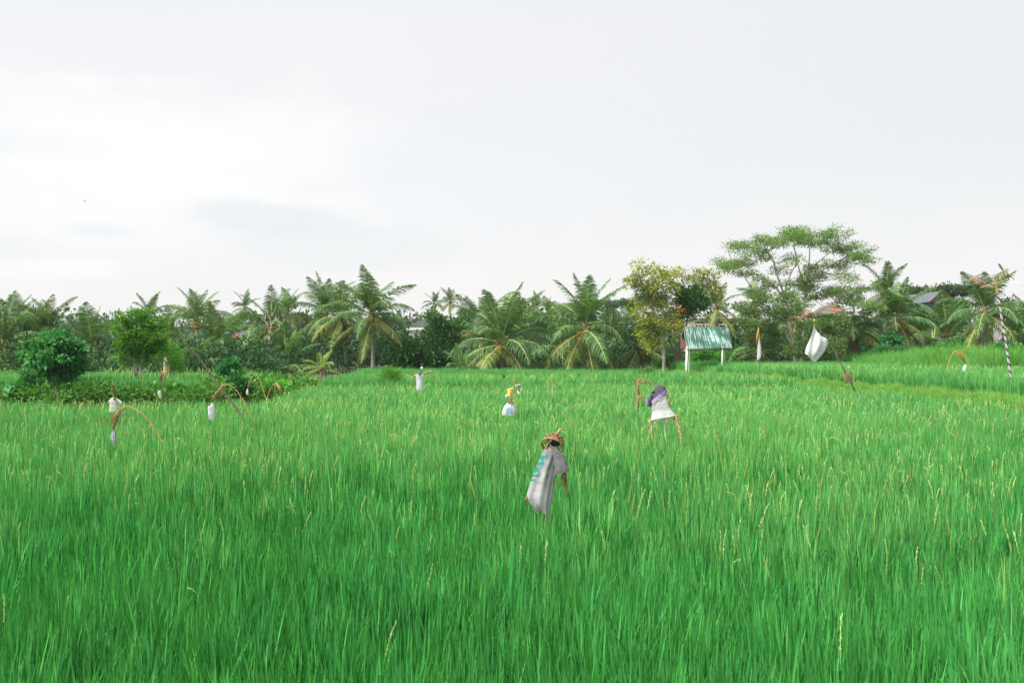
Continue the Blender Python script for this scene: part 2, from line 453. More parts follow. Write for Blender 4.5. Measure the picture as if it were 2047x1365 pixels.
# ------------------------------------------------------------------ grass tufts (instanced by geometry nodes)
def tuft(name, nb, h, hv, lean, w, spread, mat, seed, segs=4, curl=.5, dry=0.0):
    r = np.random.default_rng(seed)
    az = r.random(nb)*2*np.pi
    rad = spread*np.sqrt(r.random(nb))
    base = np.stack([np.cos(az)*rad, np.sin(az)*rad, np.zeros(nb)], 1)
    a2 = az+r.normal(0, .7, nb)
    out = np.stack([np.cos(a2), np.sin(a2), np.zeros(nb)], 1)
    le = np.abs(r.normal(0, lean, nb))+.02
    H = h*(1+r.normal(0, hv, nb)); H = np.clip(H, h*.45, h*1.25)
    fa = r.random(nb)*np.pi*2
    S = np.stack([np.cos(fa), np.sin(fa), np.zeros(nb)], 1)
    t = np.linspace(0, 1, segs+1)
    V = []; cu = curl*(r.random(nb)**2.2)
    for i, tt in enumerate(t):
        ang = le+cu*tt**2*1.3
        hor = np.sin(le)*tt+cu*.35*tt**3
        ver = np.cos(le)*tt-cu*.28*tt**3
        P = base+out*(hor*H)[:, None]+np.array([0, 0, 1.0])*(ver*H)[:, None]
        ww = w*(1+r.normal(0, .12, nb))*[.55, 1.0, .95, .62, 0.06][min(int(tt*4+.001), 4)]*.5
        V.append(P-S*ww[:, None]); V.append(P+S*ww[:, None])
    V = np.stack(V, 1)          # nb, 2(segs+1), 3
    n = V.shape[1]
    F = []
    for i in range(segs):
        a = 2*i
        F += [[a, a+1, a+3], [a, a+3, a+2]]
    F = np.array(F)[None]+np.arange(nb)[:, None, None]*n
    var = np.clip(np.repeat(r.random(nb)**1.15*.8, n)+np.tile(np.repeat(t, 2)**2*.22, nb), 0, 1)  # tips lighter: their own yellowing plus light from above put into the colour
    mi = np.zeros(len(F.reshape(-1, 3)), dtype=int)
    mats = [mat]
    if dry > 0:
        mats = [mat, M['rice_dry']]
        k = (r.random(nb) < dry)
        mi = np.repeat(k.astype(int), segs*2)
    me = tri_mesh(name, V.reshape(-1, 3), F.reshape(-1, 3), var, mats, True, mi)
    return bpy.data.objects.new(name, me)
def panicle(name, seed, h=.98):
    r = random.Random(seed); rr = np.random.default_rng(seed)
    lean = r.uniform(0, .16); az = r.uniform(0, 6.28)
    ax = np.array([math.cos(az), math.sin(az), 0])
    L = r.uniform(.17, .25); cur = r.choice([.05, .1, .15, .2, .25, .3, .35, 1.2])
    pts = [np.zeros(3), ax*lean*.3+np.array([0, 0, h-L])]
    p = pts[1].copy(); an = lean
    for i in range(8):
        an += cur/8
        p = p+(ax*math.sin(an)+np.array([0, 0, math.cos(an)]))*L/8
        pts.append(p.copy())
    V = []; F = []; var = []
    def quad(a, b, w, v):
        d = unit((b-a)[None])[0]; s = unit(np.cross(d, rr.normal(size=3))[None])[0]*w
        k = len(V); V.extend([a, (a+b)/2+s, b, (a+b)/2-s]); F.extend([[k, k+1, k+2], [k, k+2, k+3]]); var.extend([v]*4)
    def strip(a, b, w):
        s = np.array([math.sin(az+.7), -math.cos(az+.7), 0])*w
        k = len(V); V.extend([a-s, a+s, b-s, b+s]); F.extend([[k, k+1, k+3], [k, k+3, k+2]]); var.extend([.1]*4)
    strip(pts[0], pts[1], .0022)
    for i in range(1, len(pts)-1):
        strip(pts[i], pts[i+1], .0022)
        for q in range(6):
            t = rr.random(); a = pts[i]*(1-t)+pts[i+1]*t
            o = rr.normal(size=3)*.006
            d = (pts[i+1]-pts[i])*.8
            quad(a+o*.3, a+o+d*1.1, .0046, rr.random())
    me = tri_mesh(name, np.array(V), np.array(F), var, [M['panicle']])
    return bpy.data.objects.new(name, me)

def scatter(name, P, rot, scl, idx, srcs, label, kind='stuff', cat=None):
    """one object whose geometry nodes instance the source tufts on its points"""
    coll = bpy.data.collections.new(name+'_sources')
    for i, s in enumerate(srcs):
        s.name = '%s_%02d' % (name, i); coll.objects.link(s)
    me = bpy.data.meshes.new(name)
    n = len(P)
    me.vertices.add(n); me.vertices.foreach_set('co', np.asarray(P, dtype=np.float32).ravel())
    a = me.attributes.new('rot', 'FLOAT_VECTOR', 'POINT'); a.data.foreach_set('vector', np.asarray(rot, dtype=np.float32).ravel())
    a = me.attributes.new('scl', 'FLOAT_VECTOR', 'POINT'); a.data.foreach_set('vector', np.asarray(scl, dtype=np.float32).ravel())
    a = me.attributes.new('idx', 'INT', 'POINT'); a.data.foreach_set('value', np.asarray(idx, dtype=np.int32))
    o = link(name, me); tag(o, label, cat, None, kind)
    ng = bpy.data.node_groups.new(name+'_nodes', 'GeometryNodeTree')
    ng.interface.new_socket('Geometry', in_out='INPUT', socket_type='NodeSocketGeometry')
    ng.interface.new_socket('Geometry', in_out='OUTPUT', socket_type='NodeSocketGeometry')
    gi = ng.nodes.new('NodeGroupInput'); go = ng.nodes.new('NodeGroupOutput')
    ci = ng.nodes.new('GeometryNodeCollectionInfo'); ci.inputs[0].default_value = coll
    ci.inputs[1].default_value = True; ci.inputs[2].default_value = True
    ip = ng.nodes.new('GeometryNodeInstanceOnPoints')
    ip.inputs['Pick Instance'].default_value = True
    def na(nm, typ):
        q = ng.nodes.new('GeometryNodeInputNamedAttribute'); q.data_type = typ; q.inputs[0].default_value = nm
        return q.outputs[0]
    ng.links.new(gi.outputs[0], ip.inputs['Points'])
    ng.links.new(ci.outputs[0], ip.inputs['Instance'])
    ng.links.new(na('idx', 'INT'), ip.inputs['Instance Index'])
    ng.links.new(na('rot', 'FLOAT_VECTOR'), ip.inputs['Rotation'])
    ng.links.new(na('scl', 'FLOAT_VECTOR'), ip.inputs['Scale'])
    ng.links.new(ip.outputs[0], go.inputs[0])
    md = o.modifiers.new('scatter', 'NODES'); md.node_group = ng
    return o

def grid_points(y0, y1, dens, rng, margin=2.5):
    """jittered grid over the part of the field the camera can see"""
    s = 1/math.sqrt(dens)
    ys = np.arange(y0, y1, s)
    out = []
    for y in ys:
        hw = y*.53+margin
        xs = np.arange(-hw, hw, s)
        out.append(np.stack([xs+rng.uniform(-.42, .42, len(xs))*s, np.full(len(xs), y)+rng.uniform(-.42, .42, len(xs))*s], 1))
    return np.concatenate(out)

def rice_ok(x, y):
    dl, dr, dm = dist_L(x, y), dist_R(x, y), dist_M(x, y)
    ok = ~((dl > -.5) & (dl < 1.9))
    ok &= ~((dr > -.45) & (dr < .70))
    ok &= ~((dm > -.05) & (dm < .45) & (dl < 0) & (dr < 0))
    ok &= ~((dl > 0) & (y > 53))
    ok &= ~((dr > 0) & (mound(x, y) > .12))
    ok &= ~((dr > 0) & (y > 71))
    return ok

def build_fields():
    rng = np.random.default_rng(3)
    tufts = [tuft('rice_near', 30, .84, .12, .09, .0150, .085, M['rice'], 20+i, 5, .45, .004) for i in range(6)]
    tufts += [tuft('rice_mid', 32, .84, .13, .09, .0180, .10, M['rice'], 40+i, 4, .5, .005) for i in range(4)]
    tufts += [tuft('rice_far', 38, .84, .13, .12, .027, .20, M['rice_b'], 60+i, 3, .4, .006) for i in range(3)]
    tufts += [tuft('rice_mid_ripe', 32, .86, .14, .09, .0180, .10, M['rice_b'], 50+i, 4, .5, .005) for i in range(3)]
    P = []; IDX = []
    for y0, y1, dens, lo, hi in ((3.2, 13, 44, 0, 6), (13, 28, 32, 6, 10), (28, 77, 13, 10, 13)):
        q = grid_points(y0, y1, dens, rng)
        q = q[rice_ok(q[:, 0], q[:, 1])]
        P.append(q); IDX.append(rng.integers(lo, hi, len(q)))
    P = np.concatenate(P); IDX = np.concatenate(IDX)
    n = len(P)
    # paler rice with distance: riper crop, plus sky light on tips put into colour
    ripe_lit = np.interp(P[:, 1], [7, 14, 26], [0, .35, 1.0])+(vnoise(P[:, 0], P[:, 1], .3, 12)-.5)*.7
    IDX = np.where((IDX < 10) & (rng.random(n) < ripe_lit), rng.integers(13, 16, n), IDX)
    z = ground(P[:, 0], P[:, 1])
    n1 = vnoise(P[:, 0], P[:, 1], .22, 1); n2 = vnoise(P[:, 0], P[:, 1], 1.1, 2); n3 = vnoise(P[:, 0], P[:, 1], .45, 7)
    n4 = vnoise(P[:, 0], P[:, 1], 3.1, 17)
    hs = .80+.14*n1+.22*(n2-.3)+.16*(n4-.3)+rng.normal(0, .07, n)
    hs *= np.where(dist_L(P[:, 0], P[:, 1]) > 0, .85, 1)
    hs *= np.where(dist_R(P[:, 0], P[:, 1]) > 0, 1.03, 1)
    # lean away from open edges and in the wind
    tx = (vnoise(P[:, 0], P[:, 1], .5, 5)-.5)*.20+rng.normal(0, .045, n)
    ty = (vnoise(P[:, 0], P[:, 1], .5, 6)-.5)*.20+rng.normal(0, .045, n)
    rot = np.stack([tx, ty, rng.random(n)*6.283], 1)
    scl = np.stack([hs*1.02, hs*1.02, hs], 1)
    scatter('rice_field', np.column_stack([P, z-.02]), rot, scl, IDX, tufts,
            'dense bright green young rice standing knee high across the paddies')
    print('rice hills', n)
    # panicles
    pan = [panicle('panicle', 100+i) for i in range(10)]
    q = grid_points(5, 60, 12, rng)
    c = vnoise(q[:, 0], q[:, 1], .8, 9)*.6+vnoise(q[:, 0], q[:, 1], .15, 10)*.4
    y = q[:, 1]
    prob = np.where(dist_L(q[:, 0], y) > 0, .35, 1)*np.interp(y, [5, 8, 10, 14, 24, 35, 60], [.02, .045, .17, .40, .48, .36, .22])*np.clip((c-.22)*2.6, 0.05, 2.2)
    q = q[(rng.random(len(q)) < prob) & rice_ok(q[:, 0], q[:, 1])]
    n = len(q); z = ground(q[:, 0], q[:, 1])
    rot = np.stack([rng.normal(0, .10, n), rng.normal(0, .10, n), rng.random(n)*6.283], 1)
    s = rng.uniform(.93, 1.08, n)
    wide = np.interp(q[:, 1], [5, 10, 20, 60], [.7, .85, 1.2, 2.0])
    scl = np.stack([s*wide, s*wide, s], 1)
    scatter('rice_panicles', np.column_stack([q, z-.02]), rot, scl, rng.integers(0, 10, n), pan,
            'pale yellow green rice ears standing above the leaves')
    # grass on the bund (path) between the two terraces
    gt = [tuft('grass', 40, .26, .3, .45, .011, .13, M['grass'], 80+i, 3, .9, .06) for i in range(4)]
    pts = []
    yy = rng.uniform(24, 74, 24000); dd = rng.uniform(-.65, .85, 24000)
    xx = np.interp(yy, XB_Y, XB_X)+dd
    pts.append(np.stack([xx, yy], 1))
    # pale grass where the bund meets the trees
    pts.append(np.stack([rng.uniform(6, 14, 2600), rng.uniform(63, 76, 2600)], 1))
    # bank foot + bank face on the left
    k = 16000
    xa = rng.uniform(-36, -8.6, k); ya = rng.uniform(34.4, 64, k)
    dl = dist_L(xa, ya); keep = ((dl > -.7) & (dl < .05)) | ((dl > 1.5) & (dl < 2.1)) | ((ya > 50) & (dl > -.7) & (dl < 2.3))
    pts.append(np.stack([xa[keep], ya[keep]], 1))
    q = np.concatenate(pts); n = len(q)
    sel = np.ones(n, bool)
    z = ground(q[:, 0], q[:, 1])
    rot = np.stack([rng.normal(0, .15, n), rng.normal(0, .15, n), rng.random(n)*6.283], 1)
    s = rng.uniform(.55, 1.5, n)*(.8+.6*vnoise(q[:, 0], q[:, 1], .7, 4))
    scatter('grass', np.column_stack([q, z-.01]), rot, np.stack([s]*3, 1), rng.integers(0, 4, n), gt,
            'short light green grass on the raised path and the field edges')
    # tall grass on the mound at the right
    tt = [tuft('tallgrass', 34, 1.15, .28, .22, .026, .26, M['tallgrass'], 90+i, 4, 1.0, .03) for i in range(4)]
    xa = rng.uniform(19, 46, 14000); ya = rng.uniform(52, 80, 14000)
    keep = (mound(xa, ya) > .10) & (dist_R(xa, ya) > 0)
    q = np.stack([xa[keep], ya[keep]], 1); n = len(q); z = ground(q[:, 0], q[:, 1])
    rot = np.stack([rng.normal(0, .08, n), rng.normal(0, .08, n), rng.random(n)*6.283], 1)
    s = rng.uniform(.55, 1.15, n)*(.6+.7*vnoise(q[:, 0], q[:, 1], .35, 8))
    scatter('tall_grass', np.column_stack([q, z-.02]), rot, np.stack([s]*3, 1), rng.integers(0, 4, n), tt,
            'tall yellow green grass covering the mound behind the right paddy')
build_fields()

# ------------------------------------------------------------------ palms
E0 = [86, 77, 68, 55, 40, 22, 4, -18, -40, -60]
BEND = [24, 38, 52, 66, 80, 84, 72, 52, 34, 18]
def frond_mesh(e0, bend, seed, kind='frond', nl=58, lw=.0165, droop=1.0):
    r = np.random.default_rng(seed)
    K = 16
    P = [np.zeros(3)]; T = []
    yaw = r.normal(0, .10)
    for i in range(K):
        t = (i+.5)/K
        e = math.radians(e0-bend*(t**1.35))
        a = yaw*t*t
        d = np.array([math.cos(e)*math.cos(a), math.cos(e)*math.sin(a), math.sin(e)])
        T.append(d); P.append(P[-1]+d/K)
    P = np.array(P); T = np.array(T+[T[-1]])
    twist = r.normal(0, .35)
    V = []; F = []; var = []; mi = []
    # rachis: flattened tube
    for i in range(K+1):
        rr = .015*(1-.8*i/K)*(1.9 if i == 0 else 1)
        s = np.cross(T[i], [0, 0, 1.0]); s = s/max(np.linalg.norm(s), 1e-6) if np.linalg.norm(s) > .05 else np.array([0, 1.0, 0])
        n = np.cross(s, T[i])
        for q in ((1, 0), (0, 1), (-1, 0), (0, -1)):
            V.append(P[i]+s*q[0]*rr+n*q[1]*rr*.7); var.append(r.random())
    for i in range(K):
        for k in range(4):
            a = i*4+k; b = i*4+(k+1) % 4
            F += [[a, b, b+4], [a, b+4, a+4]]; mi += [1, 1]
    gap = [r.uniform(.2, .95) for _ in range(2)]
    for side in (-1, 1):
        for j in range(nl):
            u = .13+.87*(j+r.uniform(-.25, .25))/nl
            u = min(max(u, .12), .999)
            if any(abs(u-gg) < .012 for gg in gap): continue
            f = u*K; i = min(int(f), K-1); p = P[i]+(P[i+1]-P[i])*(f-i); t = T[i]
            s = np.cross(t, [0, 0, 1.0])
            s = s/np.linalg.norm(s) if np.linalg.norm(s) > .05 else np.array([0, -1.0, 0])
            n = np.cross(s, t)
            tw = twist*u
            s2 = s*math.cos(tw)+n*math.sin(tw); n2 = -s*math.sin(tw)+n*math.cos(tw)
            ll = .262*(math.sin(math.pi*min(1, .16+u*.80))**.65)*(1-.45*u**4)*r.uniform(.85, 1.12)
            d = t*(.42+.55*u**3)+s2*side*.85+n2*r.uniform(.05, .38)
            d = d/np.linalg.norm(d)
            wv = unit((t*.8+n2*.5*r.uniform(-1, 1))[None])[0]
            w = lw*.5*r.uniform(.8, 1.15)
            q = p.copy(); k0 = len(V); v = r.random()
            for sgi, wf in enumerate((.7, 1.0, .75, .08)):
                V += [q-wv*w*wf, q+wv*w*wf]; var += [v, v]
                g = droop*(.22+.34*sgi)*r.uniform(.8, 1.25)
                d = d+np.array([0, 0, -g]); d = d/np.linalg.norm(d)
                q = q+d*ll/3
            for sgi in range(3):
                a = k0+2*sgi
                F += [[a, a+1, a+3], [a, a+3, a+2]]; mi += [0, 0]
    mats = {'frond': [M['frond'], M['rachis']], 'old': [M['frond_old'], M['rachis_y']],
            'young': [M['frond_young'], M['rachis_y']], 'dead': [M['frond_dead'], M['rachis_b']]}[kind]
    return tri_mesh('frond', np.array(V), np.array(F), var, mats, True, mi)

FR = {}
for ci, (e, b) in enumerate(zip(E0, BEND)):
    FR[ci] = [frond_mesh(e, b+random.uniform(-12, 12), 1000+ci*10+k, 'old' if e < -10 else 'frond', droop=1.0 if e < 50 else .6) for k in range(3)]
FR['old'] = [frond_mesh(e, b, 1200+k, 'old') for k, (e, b) in enumerate(((5, 60), (-18, 50), (-40, 30)))]
FR['young'] = [frond_mesh(e, b, 1300+k, 'young', 40) for k, (e, b) in enumerate(((78, 60), (50, 80), (28, 70), (5, 50)))]
FR['dead'] = [frond_mesh(e, b, 1400+k, 'dead', 44, .014) for k, (e, b) in enumerate(((-62, 22), (-72, 14), (-80, 6)))]
def spear_mesh():
    mb = MB()
    for k in range(3):
        a = random.uniform(0, 6.28); l = random.uniform(.05, .12)
        mb.tube([(0, 0, 0), (l*math.cos(a)*.4, l*math.sin(a)*.4, .35), (l*math.cos(a), l*math.sin(a), random.uniform(.6, .75))], [.018, .014, .003], 4)
    return mb.mesh('spear_leaf', [M['rachis']])
SPEAR = spear_mesh()
def bunch_mesh(mat, seed):
    random.seed(seed); mb = MB()
    mb.tube([(0, 0, 0), (.2, 0, .05), (.38, 0, -.12), (.45, 0, -.5)], [.025, .02, .015, .01], 4, 1)
    for k in range(11):
        z = random.uniform(-.62, -.05)
        a = random.uniform(0, 6.28); rr = random.uniform(.08, .2)
        mb.ball((.42+rr*math.cos(a), rr*math.sin(a), z), (.11, .11, .13), 0, 6, 4)
    return mb.mesh('coconut_bunch', [mat, M['rachis_y']])
NUT = {k: [bunch_mesh(M['nut_'+k], 50+i) for i in range(2)] for k in 'yog'}
def fibre_mesh():
    random.seed(9); mb = MB()
    mb.tube([(0, 0, -.55), (0, 0, -.2), (0, 0, .15), (0, 0, .45)], [.15, .24, .27, .10], 8)
    for k in range(26):
        a = random.uniform(0, 6.28); e = random.uniform(-.5, 1.0); l = random.uniform(.35, .75)
        d = Vector((math.cos(a), math.sin(a), e)).normalized()
        b = Vector((0, 0, random.uniform(-.3, .2)))
        mb.tube([b+d*.15, b+d*l], [.05, .025], 4)
    return mb.mesh('crown_base', [M['fibre']])
FIB = fibre_mesh()
# hanging dry flower stalks below the crown
def sub(name, me, parent, loc, rz=0.0, sc=1.0, tilt=(0, 0)):
    o = bpy.data.objects.new(name, me); COL.objects.link(o); o.parent = parent
    o.location = loc; o.rotation_euler = (tilt[0], tilt[1], rz)
    o.scale = (sc, sc, sc) if not hasattr(sc, '__len__') else sc
    return o

PALM_GROUP = {}
def palm(cx, cy, rp, Y, label, n=24, bx=None, nut='y', emin=0, emax=9, kind=None, skirt=0, wind=0.0, tr=.16, nuts=None, group='coconut palms along the far edge of the paddies', name='coconut_palm', seed=None):
    random.seed(seed if seed is not None else int(cx*7+cy*3))
    c = at(cx, cy, Y); L = rp*mpp(Y)*1.18
    bxw = at(bx if bx is not None else cx+random.uniform(-6, 6), 700, Y).x
    g = gz(bxw, Y)
    root = empty(name, (bxw, Y, g), label, 'palm tree', group)
    top = Vector((c.x-bxw, 0, c.z-g))
    if skirt == 0 and Y < 100 and random.random() < .5: skirt = random.randint(1, 3)
    # trunk
    mb = MB(); N = 9; pts = []; rad = []
    H = max(top.z, .4)
    for i in range(N+1):
        t = i/N
        pts.append((top.x*(t**1.3), .12*math.sin(t*3)*H*.1, H*t-.15*(1-t)))
        rad.append(tr*(1.45-.8*t if t < .12 else 1.05-.35*t)*(1+.05*(i % 2)))
    mb.tube(pts, rad, 8)
    me = mb.mesh('trunk', [M['trunk']]); t = sub('trunk', me, root, (0, 0, 0))
    s = L/4.2
    sub('crown_base', FIB, root, top, random.uniform(0, 6), s)
    # fronds: golden-angle phyllotaxis, youngest upright
    az = random.uniform(0, 6.28)
    n = max(8, int(n*.8))
    for i in range(n):
        u = (i+.5)/n
        ci = emin+(emax-emin)*(u**.85)+random.uniform(-.6, .6)
        ci = int(round(min(max(ci, emin), emax)))
        az += 2.39996+random.uniform(-.18, .18)
        pool = FR[ci]
        if kind == 'young': pool = [FR['young'][min(3, int(u*4))]]
        elif kind == 'yellow' and u > .35: pool = [FR['old'][min(2, int((u-.35)*4.6))]]
        l = L*random.uniform(.86, 1.08)*(1.0 if ci > 1 else .92)
        dz = .18*s*(1-2*u)
        fa = az
        if wind: fa = az-wind*math.sin(az)
        sub('frond', random.choice(pool), root, top+Vector((0, 0, dz)), fa, (l, l, l), (random.uniform(-.16, .16), random.uniform(-.10, .10)))
    sub('spear_leaf', SPEAR, root, top, random.uniform(0, 6), L)
    for i in range(skirt):
        a = random.uniform(0, 6.28); l = L*random.uniform(.55, .9)
        sub('dead_frond', random.choice(FR['dead']), root, top+Vector((0, 0, -.35*s)), a, l)
    if nut:
        k = nuts if nuts is not None else 4
        a0 = -math.pi/2
        for i in range(k):
            sub('coconut_bunch', random.choice(NUT[nut]), root, top+Vector((0, 0, -.05)), a0+random.uniform(-1.7, 1.7), s*random.uniform(.75, 1.05))
    return root

palm(8, 692, 92, 66, 'coconut palm cut by the left edge of the photo, with yellowed hanging fronds', 24, 24, 'o', nuts=6, kind=None)
palm(95, 662, 72, 78, 'drooping palm just behind the round bushy tree at the left', 20, 92, None, emax=8)
palm(34, 640, 55, 92, 'palm whose upright top pokes above the dark tree at the far left', 16, 40, None, emax=6)
palm(184, 700, 88, 70, 'low palm between the two bright green trees at the left', 22, 186, None, emax=8)
palm(252, 728, 74, 66, 'low palm with yellow coconuts behind the slim trunked bright green tree', 16, 250, 'y', emin=1, emax=7, nuts=3)
palm(297, 632, 48, 98, 'dark palm rising behind the top of the slim trunked bright green tree', 18, 300, None, emax=7)
palm(338, 668, 60, 84, 'low palm half hidden behind the potted spiky plant', 18, 340, None, emax=7)
palm(393, 642, 70, 80, 'lone tall palm with upswept fronds and orange coconuts left of the leaning pole top', 16, 396, 'o', emax=5, nuts=7, wind=.25)
palm(432, 700, 86, 72, 'wide low palm crossed by the long leaning dark pole', 22, 436, None, emax=7)
palm(372, 742, 80, 62, 'ground hugging palm at the foot of the tall upswept palm', 16, 372, None, emin=1, emax=6)
palm(490, 615, 34, 150, 'small distant palm above the grey roofed white house, right one of two', 18, 492, None, emax=8, skirt=1)
palm(459, 650, 20, 200, 'tiny distant palm directly over the roof of the white house', 14, 459, None, emax=7)
palm(543, 652, 78, 82, 'palm with orange coconuts behind the bare branched tree', 22, 546, 'o', nuts=6)
palm(576, 620, 42, 118, 'pale distant palm behind the top of the bare branched tree', 18, 578, None, emax=8, skirt=1)
palm(492, 736, 82, 68, 'low palm with yellow nuts right of the small bright bush on the bank', 18, 490, 'y', emin=0, emax=7, nuts=3)
palm(574, 735, 82, 68, 'low palm immediately right of the pale kinked tree trunk', 18, 576, None, emin=0, emax=6)
palm(648, 628, 76, 84, 'leftmost of the three tall palms standing close together', 26, 650, 'o', wind=.3, nuts=4)
palm(682, 632, 74, 80, 'middle one of the three tall palms, with a brown skirt of dead fronds', 26, 694, 'o', skirt=7, nuts=3)
palm(744, 634, 92, 76, 'rightmost and fullest of the three tall palms, with yellow coconuts and a straight grey trunk', 28, 746, 'y', nuts=7)
palm(642, 738, 44, 54, 'small young palm with pale yellow green fronds standing in the middle paddy', 9, 641, None, emin=1, emax=6, kind='young', tr=.09, name='young_palm')
palm(868, 607, 27, 165, 'left one of the pair of distant thin palms over the dark trees', 18, 869, None, emax=8, skirt=1)
palm(900, 604, 30, 160, 'right one of the pair of distant thin palms, with brown hanging leaves', 18, 900, None, emax=8, skirt=3)
palm(842, 640, 18, 190, 'tiny distant palm behind the dark hipped roof', 12, 842, None, emax=7)
palm(920, 738, 46, 68, 'short palm sprouting left of the broad palm in the middle', 11, 920, None, emin=0, emax=4, tr=.1)
palm(964, 668, 84, 88, 'palm half hidden behind the left shoulder of the broad middle palm', 22, 964, None, emax=8)
palm(1003, 690, 112, 74, 'broad low palm in the middle with a ring of yellow coconuts', 30, 1004, 'y', nuts=8, tr=.2)
palm(1050, 668, 70, 96, 'palm showing above the right shoulder of the broad middle palm', 18, 1050, None, emax=7)
palm(1098, 628, 38, 128, 'pale distant palm with a thin white trunk between the two broad palms', 18, 1107, None, emax=8, skirt=1)
palm(1074, 615, 30, 150, 'feathery distant palm top left of the thin white trunked palm', 12, 1076, None, emax=5)
palm(1124, 696, 86, 86, 'darker palm in the gap between the two broad palms', 22, 1120, 'g', nuts=2)
palm(1169, 660, 104, 74, 'broad palm right of the middle with yellow coconuts and a short grey trunk', 30, 1181, 'y', nuts=8)
palm(1277, 692, 88, 76, 'palm with a leaning brown trunk below the yellow leaved tree', 20, 1250, 'y', nuts=2, tr=.22)
palm(1222, 672, 66, 98, 'palm behind the right side of the broad palm right of the middle', 18, 1222, None, emax=7)
palm(1432, 618, 60, 92, 'palm rising behind the green roofed shelter', 22, 1432, 'g', nuts=2)
palm(1508, 606, 52, 96, 'palm behind the left branches of the flat topped tree', 18, 1508, 'o', nuts=3)
palm(1512, 700, 72, 76, 'low palm with orange nuts behind the narrow upright white flag', 20, 1514, 'o', nuts=3, emax=7)
palm(1592, 640, 66, 92, 'dark palm behind the forked trunk of the flat topped tree', 20, 1592, None)
palm(1706, 656, 78, 76, 'dark palm with long hanging fronds right of the big white flag', 26, 1714, 'o', skirt=3, nuts=4, emin=2)
palm(1771, 586, 62, 86, 'tallest palm right of the flat topped tree, standing clear against the sky', 24, 1770, 'y', nuts=3)
palm(1796, 640, 88, 76, 'palm with glowing orange coconuts below the tallest right hand palm', 28, 1800, 'o', nuts=8)
palm(1893, 672, 86, 80, 'coconutless palm below the red edged roof', 24, 1896, None, emax=8)
palm(1865, 705, 64, 74, 'low palm fanning out left of the papaya bush', 16, 1866, None, emin=1, emax=7)
palm(1970, 626, 92, 68, 'big palm with green coconuts behind the bird scaring windmill', 26, 1968, 'g', nuts=5)
palm(2046, 706, 58, 68, 'yellow low palm at the right edge of the photo', 16, 2046, None, kind='yellow', emin=1, emax=7)
palm(2062, 655, 80, 84, 'palm cut by the right edge of the photo behind the striped pole', 20, 2060, None, emax=8)
palm(1990, 712, 46, 70, 'small yellowing palm between the big right hand palm and the striped pole', 12, 1990, None, kind='yellow', emin=1, emax=6)
palm(-60, 670, 90, 74, 'palm outside the left edge, only its frond tips showing', 20, -58, None)
palm(1852, 590, 22, 150, 'small fan of fronds left of the red edged roof', 10, 1852, None, emax=5)

# ------------------------------------------------------------------ broad leaved trees
def crown_arrays(blobs, Y, ll, lw, rng, nleaf, clump=.35, up=.4, per=26, shell=2.4, hang=0.0, flat=.7):
    """blobs: (px, py, rx px, ry px, dy metres[, depth radius m]) -> leaf triangles and the clump centres"""
    tot = sum(b[2]*b[3] for b in blobs)
    CV, CF, CVAR = [], [], []; off = 0; anchors = []
    for b in blobs:
        c = at(b[0], b[1], Y); c = np.array([c.x, Y+b[4], c.z])
        rx, rz = b[2]*mpp(Y), b[3]*mpp(Y); ry = b[5] if len(b) > 5 else min(rx, max(rz, .6*rx))
        n = max(30, int(nleaf*b[2]*b[3]/tot)); nc = max(3, n//per)
        d = unit(rng.normal(size=(nc, 3))); rr = rng.random(nc)**(1/shell)
        cc = c+d*rr[:, None]*np.array([rx, ry, rz])
        anchors.append((c, cc))
        k = rng.integers(0, nc, n)
        o = rng.normal(size=(n, 3))*np.array([1, 1, flat])
        C = cc[k]+o*clump*.5
        D = unit(o)*.9+d[k]*.5+np.array([0, 0, up])+np.array([0, 0, -hang])
        L = ll*rng.uniform(.6, 1.25, n)
        V, F, v = leaf_tris(C, D, L, lw*L/ll, rng)
        # leaves of one clump share some tone
        cv = rng.random(nc)[k]
        v = np.repeat(np.clip(.55*cv+.45*rng.random(n), 0, 1), 4)
        CV.append(V); CF.append(F+off); CVAR.append(v); off += len(V)
    return np.concatenate(CV), np.concatenate(CF), np.concatenate(CVAR), anchors

